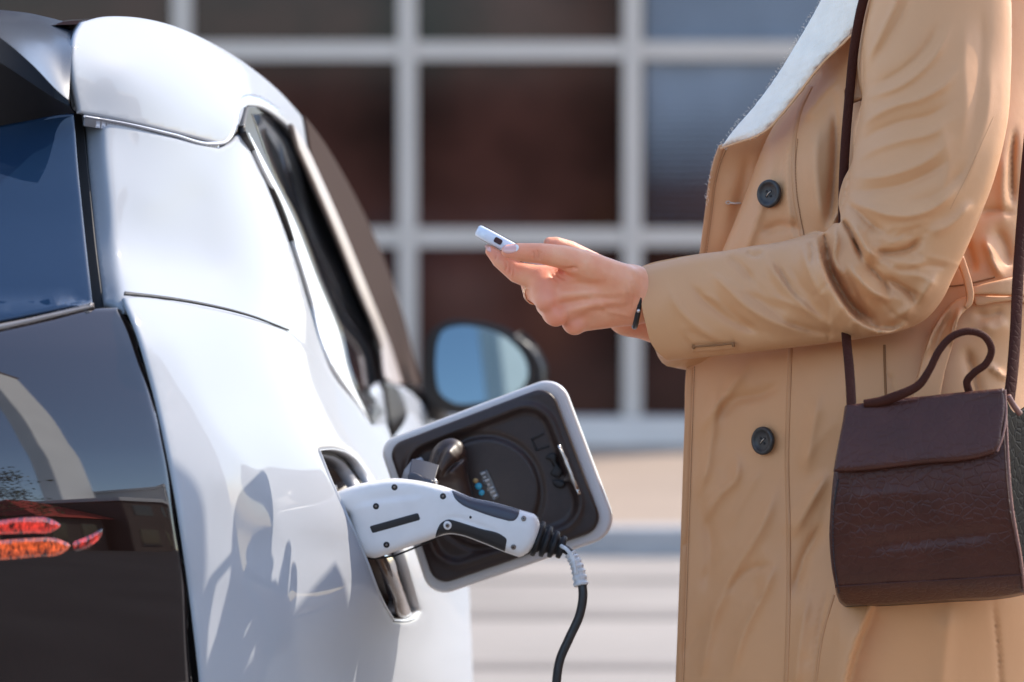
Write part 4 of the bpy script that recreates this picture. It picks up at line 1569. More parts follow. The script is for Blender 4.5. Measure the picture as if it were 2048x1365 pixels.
for k in range(len(prof) - 1):
    for i in range(n):
        Fc.append((k * n + i, k * n + (i + 1) % n, (k + 1) * n + (i + 1) % n, (k + 1) * n + i))
Fc.append(tuple(range(n))[::-1])
Fc.append(tuple((len(prof) - 1) * n + i for i in range(n)))
obj('phone_case', V, Fc, M['phone'], phone)
ol2 = rpoly([(0.004, 0.004), (PLn - 0.004, 0.004), (PLn - 0.004, PWD - 0.004), (0.004, PWD - 0.004)], 0.009, 6)
V = [pe0 + pa * p[0] + pb * p[1] + pn * (PTH / 2 + 0.0006) for p in ol2]
obj('screen', V, [tuple(range(len(ol2)))], M['screen'], phone)
s0 = 0.0205
sl = rpoly([(s0, -0.0028), (s0 + 0.0085, -0.0028), (s0 + 0.0085, 0.0028), (s0, 0.0028)], 0.0018, 5)
V = [pe0 + pa * p[0] - pb * 0.0007 + pn * p[1] for p in sl]
obj('side_switch', V, [tuple(range(len(sl)))], M['phone_slot'], phone)
# ------------------------------------------------------------------ trench coat
def cloth(name, base, rough=0.5, sheen=0.25, weave=900, spec=0.4):
    m = mat(name, base, rough, spec, sheen=sheen, sheen_tint=(1.0, 0.9, 0.78), noise=(7, 0.05, 4),
            bump=[('noise', 38, 0.16, 0.004), ('noise', 900, 0.10, 0.0006), ('wavex', weave, 0.10, 0.0006), ('wavez', weave, 0.10, 0.0006)])
    return m


M['coat'] = cloth('beige_cotton_satin', (0.62, 0.295, 0.128), 0.45, 0.04, spec=0.38)
M['coat_edge'] = cloth('beige_cotton_edge', (0.54, 0.25, 0.105), 0.52, 0.04)
M['wool'] = mat('cream_wool_lapel', (0.92, 0.76, 0.61), 0.9, 0.1, sheen=0.8, noise=(60, 0.06, 5), bump=[('noise', 700, 0.8, 0.0015), ('noise', 180, 0.4, 0.002)])
M['button'] = mat('dark_horn_button', (0.034, 0.027, 0.023), 0.42, 0.4, noise=(160, 0.5, 4))
M['thread'] = mat('pale_thread', (0.55, 0.42, 0.32), 0.8, 0.2)
M['stitch'] = mat('tan_stitching', (0.26, 0.115, 0.045), 0.7, 0.2)

TD = TPS([(1350, 1365, 2.985), (1372, 730, 2.985), (1445, 500, 2.985), (1540, 275, 2.975), (1610, 170, 2.965),
          (1450, 900, 2.955), (1450, 1250, 2.950), (1500, 600, 2.955), (1540, 400, 2.945), (1600, 300, 2.925), (1600, 900, 2.905), (1600, 1300, 2.895),
          (1700, 200, 2.905), (1700, 500, 2.885), (1700, 800, 2.872), (1750, 1100, 2.868), (1800, 1365, 2.866), (1850, 300, 2.88), (1850, 600, 2.872), (1850, 900, 2.86),
          (1950, 500, 2.868), (1950, 800, 2.862), (2000, 1200, 2.866), (2050, 300, 2.895), (2050, 600, 2.885), (2050, 900, 2.88), (2160, 300, 2.98), (2160, 700, 2.975), (2170, 1300, 2.97),
          (1700, -50, 2.93), (1900, -60, 2.90), (2060, -40, 2.93), (1350, 2000, 2.985), (1600, 2000, 2.88), (2000, 2000, 2.86), (2170, 2000, 2.97)], 1e-4)

COAT_S = [
    # upper front, beside the lapel
    ([(1560, 300), (1530, 390), (1500, 480), (1480, 540)], 16, 0.005),
    ([(1585, 250), (1575, 340), (1580, 430), (1590, 500)], 9, 0.004),
    ([(1640, 230), (1630, 320), (1640, 420), (1650, 480)], 22, 0.006),
    ([(1670, 200), (1672, 300), (1665, 400), (1660, 470)], 12, -0.008),
    ([(1690, 380), (1676, 420), (1664, 460), (1655, 490)], 8, 0.007),
    ([(1520, 470), (1560, 452), (1610, 462)], 13, -0.004),
    ([(1600, 250), (1640, 200), (1690, 150)], 14, 0.004),
    # lower front panel
    ([(1500, 720), (1460, 780), (1420, 830), (1395, 880)], 16, 0.004),
    ([(1570, 760), (1520, 790), (1470, 800), (1420, 860)], 14, -0.003),
    ([(1440, 760), (1425, 860), (1410, 950), (1385, 1010)], 14, 0.004),
    ([(1475, 900), (1470, 960), (1440, 990), (1400, 1060)], 12, 0.0035),
    ([(1400, 1000), (1420, 1080), (1410, 1200)], 18, -0.003),
    ([(1560, 960), (1520, 1060), (1470, 1140), (1420, 1260)], 18, 0.004),
    ([(1560, 1100), (1530, 1180), (1490, 1260), (1460, 1365)], 14, 0.0035),
    ([(1660, 940), (1620, 1010), (1580, 1080)], 14, 0.004),
    ([(1650, 1040), (1610, 1110), (1585, 1200)], 12, -0.004),
    ([(1640, 780), (1625, 860), (1610, 960)], 18, 0.003),
    ([(1560, 1130), (1500, 1140), (1440, 1200)], 9, -0.002),
    ([(1440, 1180), (1420, 1270), (1400, 1365)], 14, 0.003),
    ([(1620, 1180), (1600, 1280), (1590, 1400)], 16, 0.004),
    ([(1376, 740), (1372, 900), (1362, 1150), (1356, 1400)], 10, 0.002),
    # lower edge of the overlapping skirt (panel behind lies deeper)
    ([(1790, 1140), (1752, 1205), (1722, 1270), (1700, 1340), (1688, 1420), (1680, 1560), (1676, 1700)], 6, 0.014, 'step', 60),
    ([(1660, 1150), (1640, 1250), (1625, 1365), (1615, 1500)], 4, -0.002),
    ([(1985, 1190), (1996, 1290), (2004, 1420)], 4, -0.003),
    ([(1900, 1200), (1890, 1300), (1880, 1420)], 30, 0.004),
    # back, around the belt
    ([(1968, 470), (1985, 520), (2008, 562)], 9, 0.005),
    ([(1990, 450), (2010, 490), (2020, 540)], 14, -0.005),
    ([(1925, 470), (1940, 510), (1950, 550)], 12, -0.005),
    ([(2010, 300), (2005, 380), (2012, 460)], 14, 0.003),
    ([(2030, 250), (2024, 330), (2026, 420)], 6, -0.006),
    ([(1950, 430), (1990, 420), (2030, 430)], 10, -0.004),
    ([(1960, 640), (1990, 660), (2020, 640)], 18, 0.003),
    ([(1945, 625), (1975, 632), (2010, 620)], 10, -0.003),
    ([(1930, 690), (1950, 760), (1960, 820)], 12, -0.005),
    ([(1975, 730), (1995, 745), (2015, 760)], 5, 0.004),
    ([(1885, 690), (1850, 760), (1830, 830)], 12, 0.005),
    ([(1780, 740), (1790, 800)], 4, -0.002),
]
for k in range(26):
    a = rng.uniform(1380, 2000)
    b = rng.uniform(780, 1400)
    l = rng.uniform(60, 150)
    th = rng.uniform(1.5, 2.3)
    COAT_S.append(([(a, b), (a + l * .5 * math.cos(th) + rng.uniform(-10, 10), b + l * .5 * math.sin(th)), (a + l * math.cos(th), b + l * math.sin(th))], rng.uniform(9, 20), rng.choice((-1, 1)) * rng.uniform(0.0005, 0.0012)))


def coat_d(x, y):
    x, y = np.asarray(x, float), np.asarray(y, float)
    return TD(x, y) - 2.0 * strokes(x, y, COAT_S, True)


coat_left = [(1622, 150), (1590, 192), (1560, 232), (1535, 275), (1512, 330), (1490, 392), (1466, 452), (1442, 508), (1418, 570), (1396, 640), (1374, 730), (1369, 850), (1364, 1000), (1358, 1180), (1351, 1365)]
coat_ol = loop(coat_left, [(1351, 1365), (1345, 1700), (1340, 2240)], [(1340, 2240), (1700, 2260), (2170, 2240)], [(2170, 2240), (2165, 1300), (2120, 700), (2110, 400), (2100, 100), (2070, -90)],
               [(2070, -90), (1950, -130), (1800, -100), (1700, -60)], [(1700, -60), (1680, 60), (1622, 150)])


def coat_front(x, y):
    """front cloth, its soft front edge rolling away"""
    P = np.stack([np.asarray(x, float), np.asarray(y, float)], 1)
    D = polydist(cr(coat_left[:10], 5), P, False)
    r = np.clip(1 - D / 26.0, 0, 1)
    up = np.clip((640 - P[:, 1]) / 60, 0, 1)
    return coat_d(x, y) + 0.022 * (1 - np.sqrt(np.maximum(0, 1 - r * r))) * up


def coat_back(x, y):
    x = np.asarray(x, float)
    t = np.clip((x - 1345) / 820.0, 0, 1)
    return 3.0 + 0.30 * np.sqrt(np.maximum(0, 1 - (2 * t - 1) ** 2)) * np.ones_like(x)


coat = relief('coat', coat_ol, coat_front, M['coat'], person, grid=6.5, rings=(1, 2.5, 5, 9), back=coat_back)

# farther front edge with its buttonhole, behind the rolled cloth
flap_ol = loop([(1438, 291), (1428, 318), (1418, 360), (1411, 415), (1404, 470), (1398, 520), (1390, 580)], [(1390, 580), (1384, 640), (1450, 650)], [(1450, 650), (1500, 500), (1560, 340), (1600, 225)], [(1600, 225), (1570, 235), (1530, 258), (1480, 277), (1438, 291)])
FLD = TPS([(1400, 500, 3.02), (1438, 291, 3.0), (1600, 225, 3.01), (1500, 400, 3.012), (1450, 650, 3.03), (1430, 400, 3.012)])
flap_d = lambda x, y: FLD(x, y) - strokes(x, y, [([(1470, 330), (1455, 420), (1440, 520)], 20, 0.003), ([(1500, 300), (1480, 400), (1460, 470)], 10, -0.003)])
flap = relief('front_flap', flap_ol, flap_d, M['coat'], coat, grid=6, thick=0.003, rings=(1, 2.5), roll=(3, 0.001))
V, Fc = tube(U(np.array([1452, 1458, 1461, 1458, 1453, 1452]), np.array([404, 402.5, 405.5, 409, 408, 404]), np.full(6, 3.006)), 0.0008, 6)
V2, F2 = tube(U(np.array([1460, 1470, 1482]), np.array([406, 407.5, 406.5]), np.full(3, 3.006)), 0.0011, 6)
V, Fc = join([(V, Fc), (V2, F2)])
obj('buttonhole', V, Fc, M['thread'], coat)


def along(path, w0, w1=None):
    """ribbon outline of given pixel width along a path"""
    c = cr(path, 8)
    t = np.gradient(c, axis=0)
    n = np.stack([-t[:, 1], t[:, 0]], 1) / np.linalg.norm(t, axis=1, keepdims=True)
    w = np.linspace(w0, w1 if w1 is not None else w0, len(c))[:, None]
    return np.vstack([c + n * w / 2, (c - n * w / 2)[::-1]])


def seam(path, w, dfun, m='coat_edge', off=0.0009, name='seam', parent=None):
    return relief(name, along(path, w), dfun, M[m], parent or coat, grid=4, thick=0.0014, off=off, rings=(1,), roll=(2.2, 0.0008))


def stitches(path, dfun, parent, step=6.5, lift=0.0012, r=0.00035, ln=4.0):
    c = resample(cr(path, 10), step, closed=False)
    t = np.gradient(c, axis=0)
    t /= np.linalg.norm(t, axis=1, keepdims=True)
    pr = []
    d = dfun(c[:, 0], c[:, 1]) - lift
    for k in range(len(c)):
        a, b = c[k] - t[k] * ln / 2, c[k] + t[k] * ln / 2
        pr.append(tube([U(a[0], a[1], d[k]), U(b[0], b[1], d[k])], r, 5))
    V, Fc = join(pr)
    return obj('stitching', V, Fc, M['stitch'], parent)


seam([(1622, 172), (1602, 215), (1590, 265), (1587, 330), (1590, 390), (1598, 440), (1606, 480)], 9, coat_front)
seam([(1581, 690), (1577, 800), (1574, 920), (1577, 1050), (1577, 1200), (1571, 1400), (1568, 1600)], 9, coat_front)
stitches([(1595, 280), (1591, 330), (1594, 390), (1602, 440), (1608, 470)], coat_front, coat)
seam([(1366, 735), (1378, 740)], 4, coat_front) if False else None
edge_path = [(1380, 735), (1376, 850), (1371, 1000), (1365, 1180), (1358, 1365), (1352, 1700)]
seam(edge_path, 13, coat_front, 'coat_edge', 0.0007, 'edge_band')
stitches([(1389, 735), (1385, 850), (1380, 1000), (1374, 1180), (1367, 1365)], coat_front, coat)
seam([(1443, 296), (1434, 322), (1424, 362), (1417, 416), (1410, 470), (1402, 530)], 12, flap_d, 'coat_edge', 0.0007, 'edge_band', flap)
stitches([(1452, 300), (1442, 325), (1432, 364), (1425, 417), (1418, 470), (1410, 530)], flap_d, flap)
# pocket welt below the arm
seam([(1769, 690), (1770, 740), (1772, 800)], 5, coat_front, 'stitch', 0.0012, 'pocket_welt')
# skirt seam at lower right
seam([(1668, 1190), (1645, 1270), (1632, 1365), (1622, 1500)], 5, coat_front)

# wool lapel turned outwards
lap_ol = loop([(1652, -30), (1620, 30), (1585, 90), (1545, 155), (1500, 215), (1465, 255), (1437, 293)], [(1437, 293), (1470, 281), (1505, 270), (1526, 258)],
              [(1526, 258), (1560, 222), (1600, 172), (1640, 122), (1685, 78), (1712, 50)], [(1712, 50), (1720, 30), (1718, -30)], [(1718, -30), (1652, -30)])
LAPD = TPS([(1650, -20, 2.955), (1585, 90, 2.965), (1500, 215, 2.975), (1440, 290, 2.985), (1526, 258, 2.945), (1600, 172, 2.93), (1690, 75, 2.905), (1718, -20, 2.90), (1600, 110, 2.945), (1660, 60, 2.925)])


def lap_d(x, y):
    x, y = np.asarray(x, float), np.asarray(y, float)
    w = 0.0006 * (np.sin(x * 0.31 + y * 0.17) * np.sin(y * 0.27 - x * 0.11)) + 0.0004 * np.sin(x * 0.9) * np.sin(y * 0.8)
    return LAPD(x, y) + w - 0.012


lap = relief('lapel', lap_ol, lap_d, M['wool'], coat, grid=4.5, rings=(1, 2.5, 5, 8), roll=(9, 0.006), thick=0.006)
seam([(1440, 297), (1472, 286), (1506, 275), (1530, 262), (1564, 227), (1604, 177), (1644, 127), (1690, 82), (1717, 54), (1724, 30), (1722, -30)], 5, lambda x, y: lap_d(x, y) + 0.004, 'coat', 0.0004, 'lapel_piping')
# wool nap standing off the lapel edge
nr = np.random.default_rng(3)
edge = resample(cr([(1650, -20), (1620, 30), (1585, 90), (1545, 155), (1500, 215), (1465, 255), (1437, 293), (1426, 322), (1417, 362), (1410, 416)], 8), 1.0, closed=False)
pr = []
for k in range(360):
    p = edge[nr.integers(len(edge))]
    q = p + nr.normal(0, 1.0, 2) + np.array([nr.uniform(0, 5), nr.uniform(-1, 3)])
    e = q + np.array([-1, -0.6]) * nr.uniform(0.5, 2.6) + nr.normal(0, 1.3, 2)
    dz_ = 2.975 + nr.uniform(-0.004, 0.004) if p[1] < 293 else 3.004
    pr.append(tube([U(q[0], q[1], dz_), U((q + e)[0] / 2 + nr.normal(0, .6), (q + e)[1] / 2 + nr.normal(0, .6), dz_), U(e[0], e[1], dz_)], 0.00016, 3, caps=False))
V, Fc = join(pr)
tag(obj('wool_nap', V, Fc, M['wool'], coat), kind='stuff')

# armhole fold and the strip of coat beside the strap
relief('armhole_fold', loop([(1748, -40), (1728, 30), (1716, 90), (1713, 140), (1718, 180), (1726, 200)], [(1726, 200), (1744, 160), (1754, 80), (1770, -40)], [(1770, -40), (1748, -40)]),
       lambda x, y: 2.872 + 0.0004 * np.abs(np.asarray(x, float) - 1728) * 0.3, M['coat'], coat, grid=5, rings=(1, 2.5, 5), roll=(9, 0.008), thick=0.02)

# buttons
def button(px, py, d, rpx, yaw, sx=1.0):
    c = U(px, py, d)
    r = rpx / F * d
    nrm = np.array([-math.sin(yaw), -math.cos(yaw), 0.05])
    nrm /= np.linalg.norm(nrm)
    e1 = np.cross((0, 0, 1.0), nrm); e1 /= np.linalg.norm(e1)
    e2 = np.cross(nrm, e1)
    prof = [(0.0, 0.0022), (0.35, 0.0022), (0.62, 0.0024), (0.70, 0.0034), (0.78, 0.0042), (0.9, 0.0043), (0.97, 0.0036), (1.0, 0.002), (0.98, 0.0), (0.6, -0.001), (0.0, -0.001)]
    rows = []
    for (q, z) in prof:
        rows.append([c + nrm * z + r * q * (math.cos(t) * e1 + math.sin(t) * e2) for t in np.linspace(0, 2 * math.pi, 41)])
    V, Fc = patch(np.array(rows), 1, 1)
    b = obj('button', V, Fc, M['button'], coat)
    pr = []
    for (u, v) in ((-1, -1), (-1, 1), (1, -1), (1, 1)):
        o = c + r * 0.17 * (u * e1 + v * e2)
        pr.append(tube([o + nrm * 0.0016, o + nrm * 0.0026], r * 0.095, 10))
    V, Fc = join(pr)
    obj('button_holes', V, Fc, M['rubber'], b)
    pr = [tube([c + r * 0.17 * (s * e1 + e2) + nrm * 0.0024, c + nrm * 0.0034, c + r * 0.17 * (-s * e1 - e2) + nrm * 0.0024], r * 0.035, 6) for s in (1,)]
    V, Fc = join(pr)
    obj('button_thread', V, Fc, M['thread'], b)
    return b


b1 = button(1540, 388, float(coat_front([1540.], [388.])[0]) - 0.004, 28.5, R(42))
b2 = button(1528, 882, float(coat_front([1528.], [882.])[0]) - 0.004, 28.5, R(46))
b1['label'] = 'upper dark horn button'
b2['label'] = 'lower dark horn button'

# sleeve -----------------------------------------------------------------------
cuff = [(1336, 723), (1318, 708), (1303, 688), (1293, 655), (1285, 620), (1280, 580), (1284, 533)]
s_top = [(1284, 533), (1300, 527), (1340, 518), (1400, 508), (1450, 502), (1500, 493), (1560, 484), (1600, 474), (1634, 462), (1650, 464), (1660, 455), (1670, 447), (1680, 446), (1681, 434), (1677, 408), (1686, 362), (1704, 325), (1707, 262), (1724, 196), (1722, 140), (1726, 80), (1738, 20), (1752, -60), (1762, -170)]
s_right = [(2010, -170), (2020, -50), (2024, 60), (2022, 150), (2016, 240), (2002, 310), (1985, 370), (1962, 430), (1936, 492), (1908, 552), (1882, 604), (1850, 640), (1800, 663), (1740, 675), (1680, 684), (1600, 694), (1500, 706), (1420, 714), (1336, 723)]
sl_ol = loop(s_top, [(1762, -170), (2010, -170)], s_right, cuff)
sl_inf = loop([(1130, 560), (1284, 533)], [(1284, 533), (1400, 508), (1500, 493), (1600, 474), (1660, 450), (1680, 420), (1700, 325), (1724, 196), (1726, 80), (1752, -60), (1762, -420)], [(1762, -420), (2010, -420)], [(2010, -420), (2020, -50), (2024, 60), (2022, 150), (2016, 240), (2002, 310), (1985, 370), (1962, 430), (1936, 492), (1908, 552), (1882, 604), (1850, 640), (1800, 663), (1740, 675), (1680, 684), (1600, 694), (1500, 706), (1336, 723)], [(1336, 723), (1150, 745)], [(1150, 745), (1130, 560)])
slh = inflate(sl_inf, 5, 420)
SLD = TPS([(1280, 610, 2.893), (1400, 610, 2.882), (1500, 600, 2.868), (1600, 585, 2.850), (1780, 560, 2.822), (1860, 450, 2.818), (1870, 200, 2.835), (1880, -100, 2.862), (1700, 300, 2.86), (2000, 100, 2.845), (1340, 720, 2.89), (1760, 670, 2.83)])
SL_S = [
    # elbow: forearm cloth riding over the pocket
    ([(1634, 458), (1640, 500), (1652, 545), (1676, 592), (1708, 634), (1742, 655), (1782, 660), (1822, 634)], 3.5, 0.018, 'step', 40),
    ([(1652, 480), (1662, 540), (1690, 592), (1722, 628), (1760, 645)], 11, -0.013),
    ([(1648, 462), (1652, 490), (1656, 520)], 7, -0.008),
    ([(1668, 446), (1672, 480), (1668, 520), (1690, 560)], 10, 0.007),
    ([(1683, 436), (1702, 466), (1718, 502), (1728, 525)], 4.0, -0.016),
    ([(1700, 440), (1720, 475), (1735, 500), (1765, 520)], 14, 0.008),
    ([(1690, 520), (1720, 560), (1755, 590), (1790, 600)], 16, 0.009),
    ([(1725, 520), (1750, 545), (1770, 570), (1780, 600)], 8, -0.006),
    ([(1735, 500), (1780, 505), (1815, 500), (1850, 470)], 11, -0.007),
    ([(1760, 555), (1800, 570), (1830, 600), (1820, 630)], 14, -0.006),
    ([(1770, 645), (1810, 625), (1845, 590), (1880, 540)], 14, 0.005),
    # forearm
    ([(1520, 500), (1540, 530), (1580, 580), (1640, 640), (1700, 668)], 14, 0.005),
    ([(1545, 520), (1580, 575), (1610, 610)], 9, -0.005),
    ([(1600, 480), (1612, 520), (1625, 560), (1660, 620)], 12, 0.005),
    ([(1618, 478), (1625, 500), (1622, 530)], 6, -0.004),
    ([(1400, 520), (1440, 560), (1490, 610), (1560, 650), (1640, 668)], 16, 0.004),
    ([(1370, 560), (1420, 610), (1480, 650), (1540, 672)], 14, -0.003),
    ([(1330, 560), (1360, 620), (1410, 665), (1460, 690)], 16, 0.0025),
    ([(1450, 510), (1480, 530), (1510, 570)], 12, -0.003),
    ([(1560, 640), (1620, 660), (1690, 672)], 9, -0.004),
    ([(1490, 500), (1505, 510), (1530, 505)], 6, -0.003),
    # upper arm diagonals
    ([(1722, 198), (1760, 188), (1800, 172), (1842, 142), (1880, 98), (1905, 40)], 10, 0.0045),
    ([(1730, 178), (1775, 160), (1820, 130), (1860, 85), (1880, 40)], 13, -0.004),
    ([(1728, 140), (1752, 88), (1775, 42), (1798, -10), (1815, -60)], 9, 0.0045),
    ([(1742, 140), (1772, 88), (1800, 40), (1825, -20)], 11, -0.0035),
    ([(1704, 278), (1738, 240), (1785, 214), (1840, 198), (1890, 170), (1930, 120)], 12, 0.0045),
    ([(1706, 300), (1750, 266), (1800, 246), (1860, 232), (1910, 200)], 14, -0.004),
    ([(1698, 336), (1740, 304), (1800, 282), (1860, 268), (1920, 230)], 13, 0.0035),
    ([(1690, 352), (1740, 356), (1795, 346), (1850, 324), (1905, 280)], 12, 0.004),
    ([(1680, 382), (1740, 382), (1800, 372), (1860, 346), (1910, 310)], 14, -0.0045),
    ([(1678, 404), (1730, 414), (1780, 430), (1830, 430), (1890, 400), (1930, 350)], 16, 0.005),
    ([(1684, 400), (1716, 424), (1745, 452), (1775, 470)], 9, -0.004),
    ([(1800, 400), (1850, 402), (1900, 372), (1940, 320)], 16, -0.003),
    ([(1935, 20), (1928, 120), (1932, 220), (1920, 300)], 22, 0.003), ([(1962, 0), (1962, 120), (1950, 220), (1930, 310)], 18, -0.003),
    ([(1880, 240), (1896, 330), (1880, 420)], 20, 0.003),
    ([(1985, 120), (1975, 230), (1945, 330), (1905, 420)], 14, 0.003),
    ([(1850, 470), (1900, 450), (1950, 400)], 14, 0.003),
]


r3 = random.Random(11)
for k in range(46):            # fine crumple lines fanning out from the inner elbow
    t = r3.random()
    th = R(-38 + 150 * t)
    r0_ = r3.uniform(30, 150)
    l = r3.uniform(35, 110)
    cx, cy = 1690, 500
    a = (cx + r0_ * math.cos(th), cy + r0_ * math.sin(th))
    th2 = th + r3.uniform(-.35, .35)
    b = (a[0] + l * math.cos(th2), a[1] + l * math.sin(th2))
    m_ = ((a[0] + b[0]) / 2 + r3.uniform(-7, 7), (a[1] + b[1]) / 2 + r3.uniform(-7, 7))
    SL_S.append(([a, m_, b], r3.uniform(4, 8), r3.choice((-1, 1)) * r3.uniform(0.0006, 0.0016)))
for k in range(26):
    a = (r3.uniform(1330, 1600), r3.uniform(520, 690))
    l, th = r3.uniform(50, 130), r3.uniform(0.35, 1.0)
    b = (a[0] + l * math.cos(th), a[1] + l * math.sin(th))
    m_ = ((a[0] + b[0]) / 2 + r3.uniform(-6, 6), (a[1] + b[1]) / 2 + r3.uniform(-8, 8))
    SL_S.append(([a, m_, b], r3.uniform(5, 10), r3.choice((-1, 1)) * r3.uniform(0.0005, 0.0013)))


SL_S = [(q[0], q[1], q[2] * (0.55 if np.mean([a[1] for a in q[0]]) < 395 else 1.0)) + tuple(q[3:]) for q in SL_S]


def sl_front(x, y):
    return SLD(x, y) - slh(x, y) / F * 2.85 * 0.62 - 1.9 * strokes(x, y, SL_S, True)


def sl_back(x, y):
    return SLD(x, y) + slh(x, y) / F * 2.85 * 0.45 + 0.001


sleeve = relief('sleeve', sl_ol, sl_front, M['coat'], coat, grid=5, rings=(0.8, 2, 4, 7), back=sl_back)
# cuff edge, its stitched hem line, and the tab near it
seam([(1940, 450), (1968, 395), (1988, 355)], 3, sl_front, 'stitch', 0.0004) if False else None
tabp = [(1384, 694), (1400, 693), (1430, 691), (1468, 687)]
relief('cuff_tab', along([(1384, 699), (1430, 697), (1470, 693)], 13, 12), lambda x, y: sl_front(x, y) - 0.003, M['coat'], sleeve, grid=4, thick=0.003, rings=(1, 2.5), roll=(3, 0.0012))
V, Fc = tube(cr([U(p[0], p[1], float(sl_front([p[0]], [p[1]])[0]) - 0.0042) for p in tabp], 6), 0.0011, 6)
obj('tab_edge', V, Fc, M['stitch'], sleeve)
for p in ((1387, 695), (1466, 690)):
    V, Fc = tube([U(p[0], p[1] - 5, float(sl_front([p[0]], [p[1]])[0]) - 0.0045), U(p[0] + 1, p[1] + 4, float(sl_front([p[0]], [p[1]])[0]) - 0.0045)], 0.0016, 6)
    obj('bar_tack', V, Fc, M['stitch'], sleeve)
# elbow seam on the sleeve back
sp = [(1988, 232), (1962, 290), (1940, 340), (1915, 390), (1900, 420)]
seam(sp, 2.6, sl_front, 'coat_edge', 0.0004, 'sleeve_seam', sleeve)
# right sleeve, mostly hidden behind
rsl = loop([(1262, 640), (1300, 700), (1345, 740)], [(1345, 740), (1450, 735), (1600, 720)], [(1600, 720), (1600, 560), (1480, 540)], [(1480, 540), (1380, 580), (1310, 620)], [(1310, 620), (1262, 640)])
rs_tube = [np.array(U(1345, 655, 2.99)), np.array(U(1450, 660, 3.02)), np.array(U(1600, 640, 3.1)), np.array(U(1780, 500, 3.16)), np.array(U(1860, 200, 3.17)), np.array(U(1880, -60, 3.13))]
V, Fc = tube(cr(rs_tube, 8), np.interp(np.linspace(0, 1, 41), [0, .2, .5, .8, 1], [0.042, 0.05, 0.066, 0.075, 0.08]), 24)
obj('far_sleeve', V, Fc, M['coat'], coat)
# shoulders
V, Fc = surfnet(lambda P: chain_sd(P, [(w3(0.47, 2.95, 1.47), 0.05), (w3(0.47, 3.0, 1.48), 0.06), (w3(0.47, 3.16, 1.42), 0.07)]), (0.34, 2.74, 1.3), (0.58, 3.28, 1.58), 0.008)
obj('shoulder', V, Fc, M['coat'], coat)

# belt, keeper loop and hanging tail
bd = lambda o: (lambda x, y: TD(x, y) - o)
belt = relief('belt', loop([(1944, 574), (1970, 567), (2000, 560), (2030, 553), (2110, 540)], [(2110, 540), (2118, 590)], [(2118, 590), (2060, 594), (2024, 591), (1980, 589), (1944, 590)]), bd(0.016), M['coat'], coat, grid=4, thick=0.004, rings=(1, 2.5), roll=(4, 0.003))
relief('belt_underfold', loop([(1946, 590), (1990, 592), (2026, 592), (2100, 594)], [(2100, 594), (2100, 606), (2026, 602)], [(2026, 602), (1990, 606), (1950, 609), (1946, 590)]), bd(0.010), M['coat'], coat, grid=4, thick=0.004, rings=(1, 2.5), roll=(4, 0.003))
tail_d = lambda x, y: TD(x, y) - 0.012 - strokes(x, y, [([(1922, 612), (1912, 650), (1904, 700)], 6, 0.008), ([(1905, 620), (1880, 670), (1862, 740)], 9, -0.006), ([(1890, 625), (1865, 665), (1845, 720)], 8, 0.005)])
relief('belt_tail', loop([(1936, 592), (1912, 600), (1890, 622), (1868, 655), (1850, 700), (1836, 750), (1822, 806)], [(1822, 806), (1870, 812), (1880, 800)], [(1880, 800), (1892, 740), (1906, 690), (1920, 640), (1938, 606), (1936, 592)]), tail_d, M['coat'], coat, grid=4, thick=0.003, rings=(1, 2.5), roll=(4, 0.003))
relief('belt_loop', loop([(1910, 516), (1918, 512), (1929, 513)], [(1929, 513), (1938, 540), (1946, 568), (1949, 594), (1943, 612), (1932, 618), (1927, 613)], [(1927, 613), (1933, 600), (1931, 580), (1924, 552), (1910, 516)]), bd(0.026), M['coat'], coat, grid=3, thick=0.004, rings=(1, 2.5), roll=(4, 0.003))
seam([(1880, 572), (1910, 572), (1945, 566), (1990, 555)], 3, bd(0.002), 'stitch', 0.0008, 'waist_seam')

# ------------------------------------------------------------------ handbag
def leather(name, base, scale=70, rough=0.33):
    m = mat(name, base, rough, 0.28, noise=(30, 0.15, 4), bump=[('voronoi', scale, 0.32, 0.001), ('noise', 400, 0.12, 0.0006)], coat=0.05, coat_rough=0.2)
    return m


M['croc'] = leather('dark_brown_croc_leather', (0.060, 0.0155, 0.0085), 120, 0.36)
M['croc_flap'] = leather('brown_croc_leather', (0.060, 0.0165, 0.010), 120, 0.38)
M['croc_black'] = leather('black_croc_leather', (0.006, 0.004, 0.004), 95, 0.5)
M['croc_black'].node_tree.nodes['Principled BSDF'].inputs['Specular IOR Level'].default_value = 0.04
M['croc_black'].node_tree.nodes['Principled BSDF'].inputs['Coat Weight'].default_value = 0.0
M['leather_edge'] = mat('lit_pinkish_leather_edge', (0.22, 0.10, 0.075), 0.5, 0.4)  # pinkish tone of the lit flap edge put into the colour
bag = empty('handbag', tuple(U(1850, 1200, 2.76)))
tag(bag, 'dark brown crocodile-pattern leather handbag hanging against the beige coat', 'handbag')
front_ol = loop([(1690, 812), (1680, 880), (1668, 945), (1662, 1010), (1659, 1080), (1664, 1140), (1673, 1190)], [(1673, 1190), (1680, 1206), (1692, 1216)], [(1692, 1216), (1760, 1214), (1900, 1205), (2020, 1196), (2050, 1190)],
                [(2050, 1190), (2042, 1120), (2024, 1020), (2014, 900), (2010, 800)], [(2010, 800), (2008, 784)], [(2008, 784), (1850, 797), (1690, 812)])


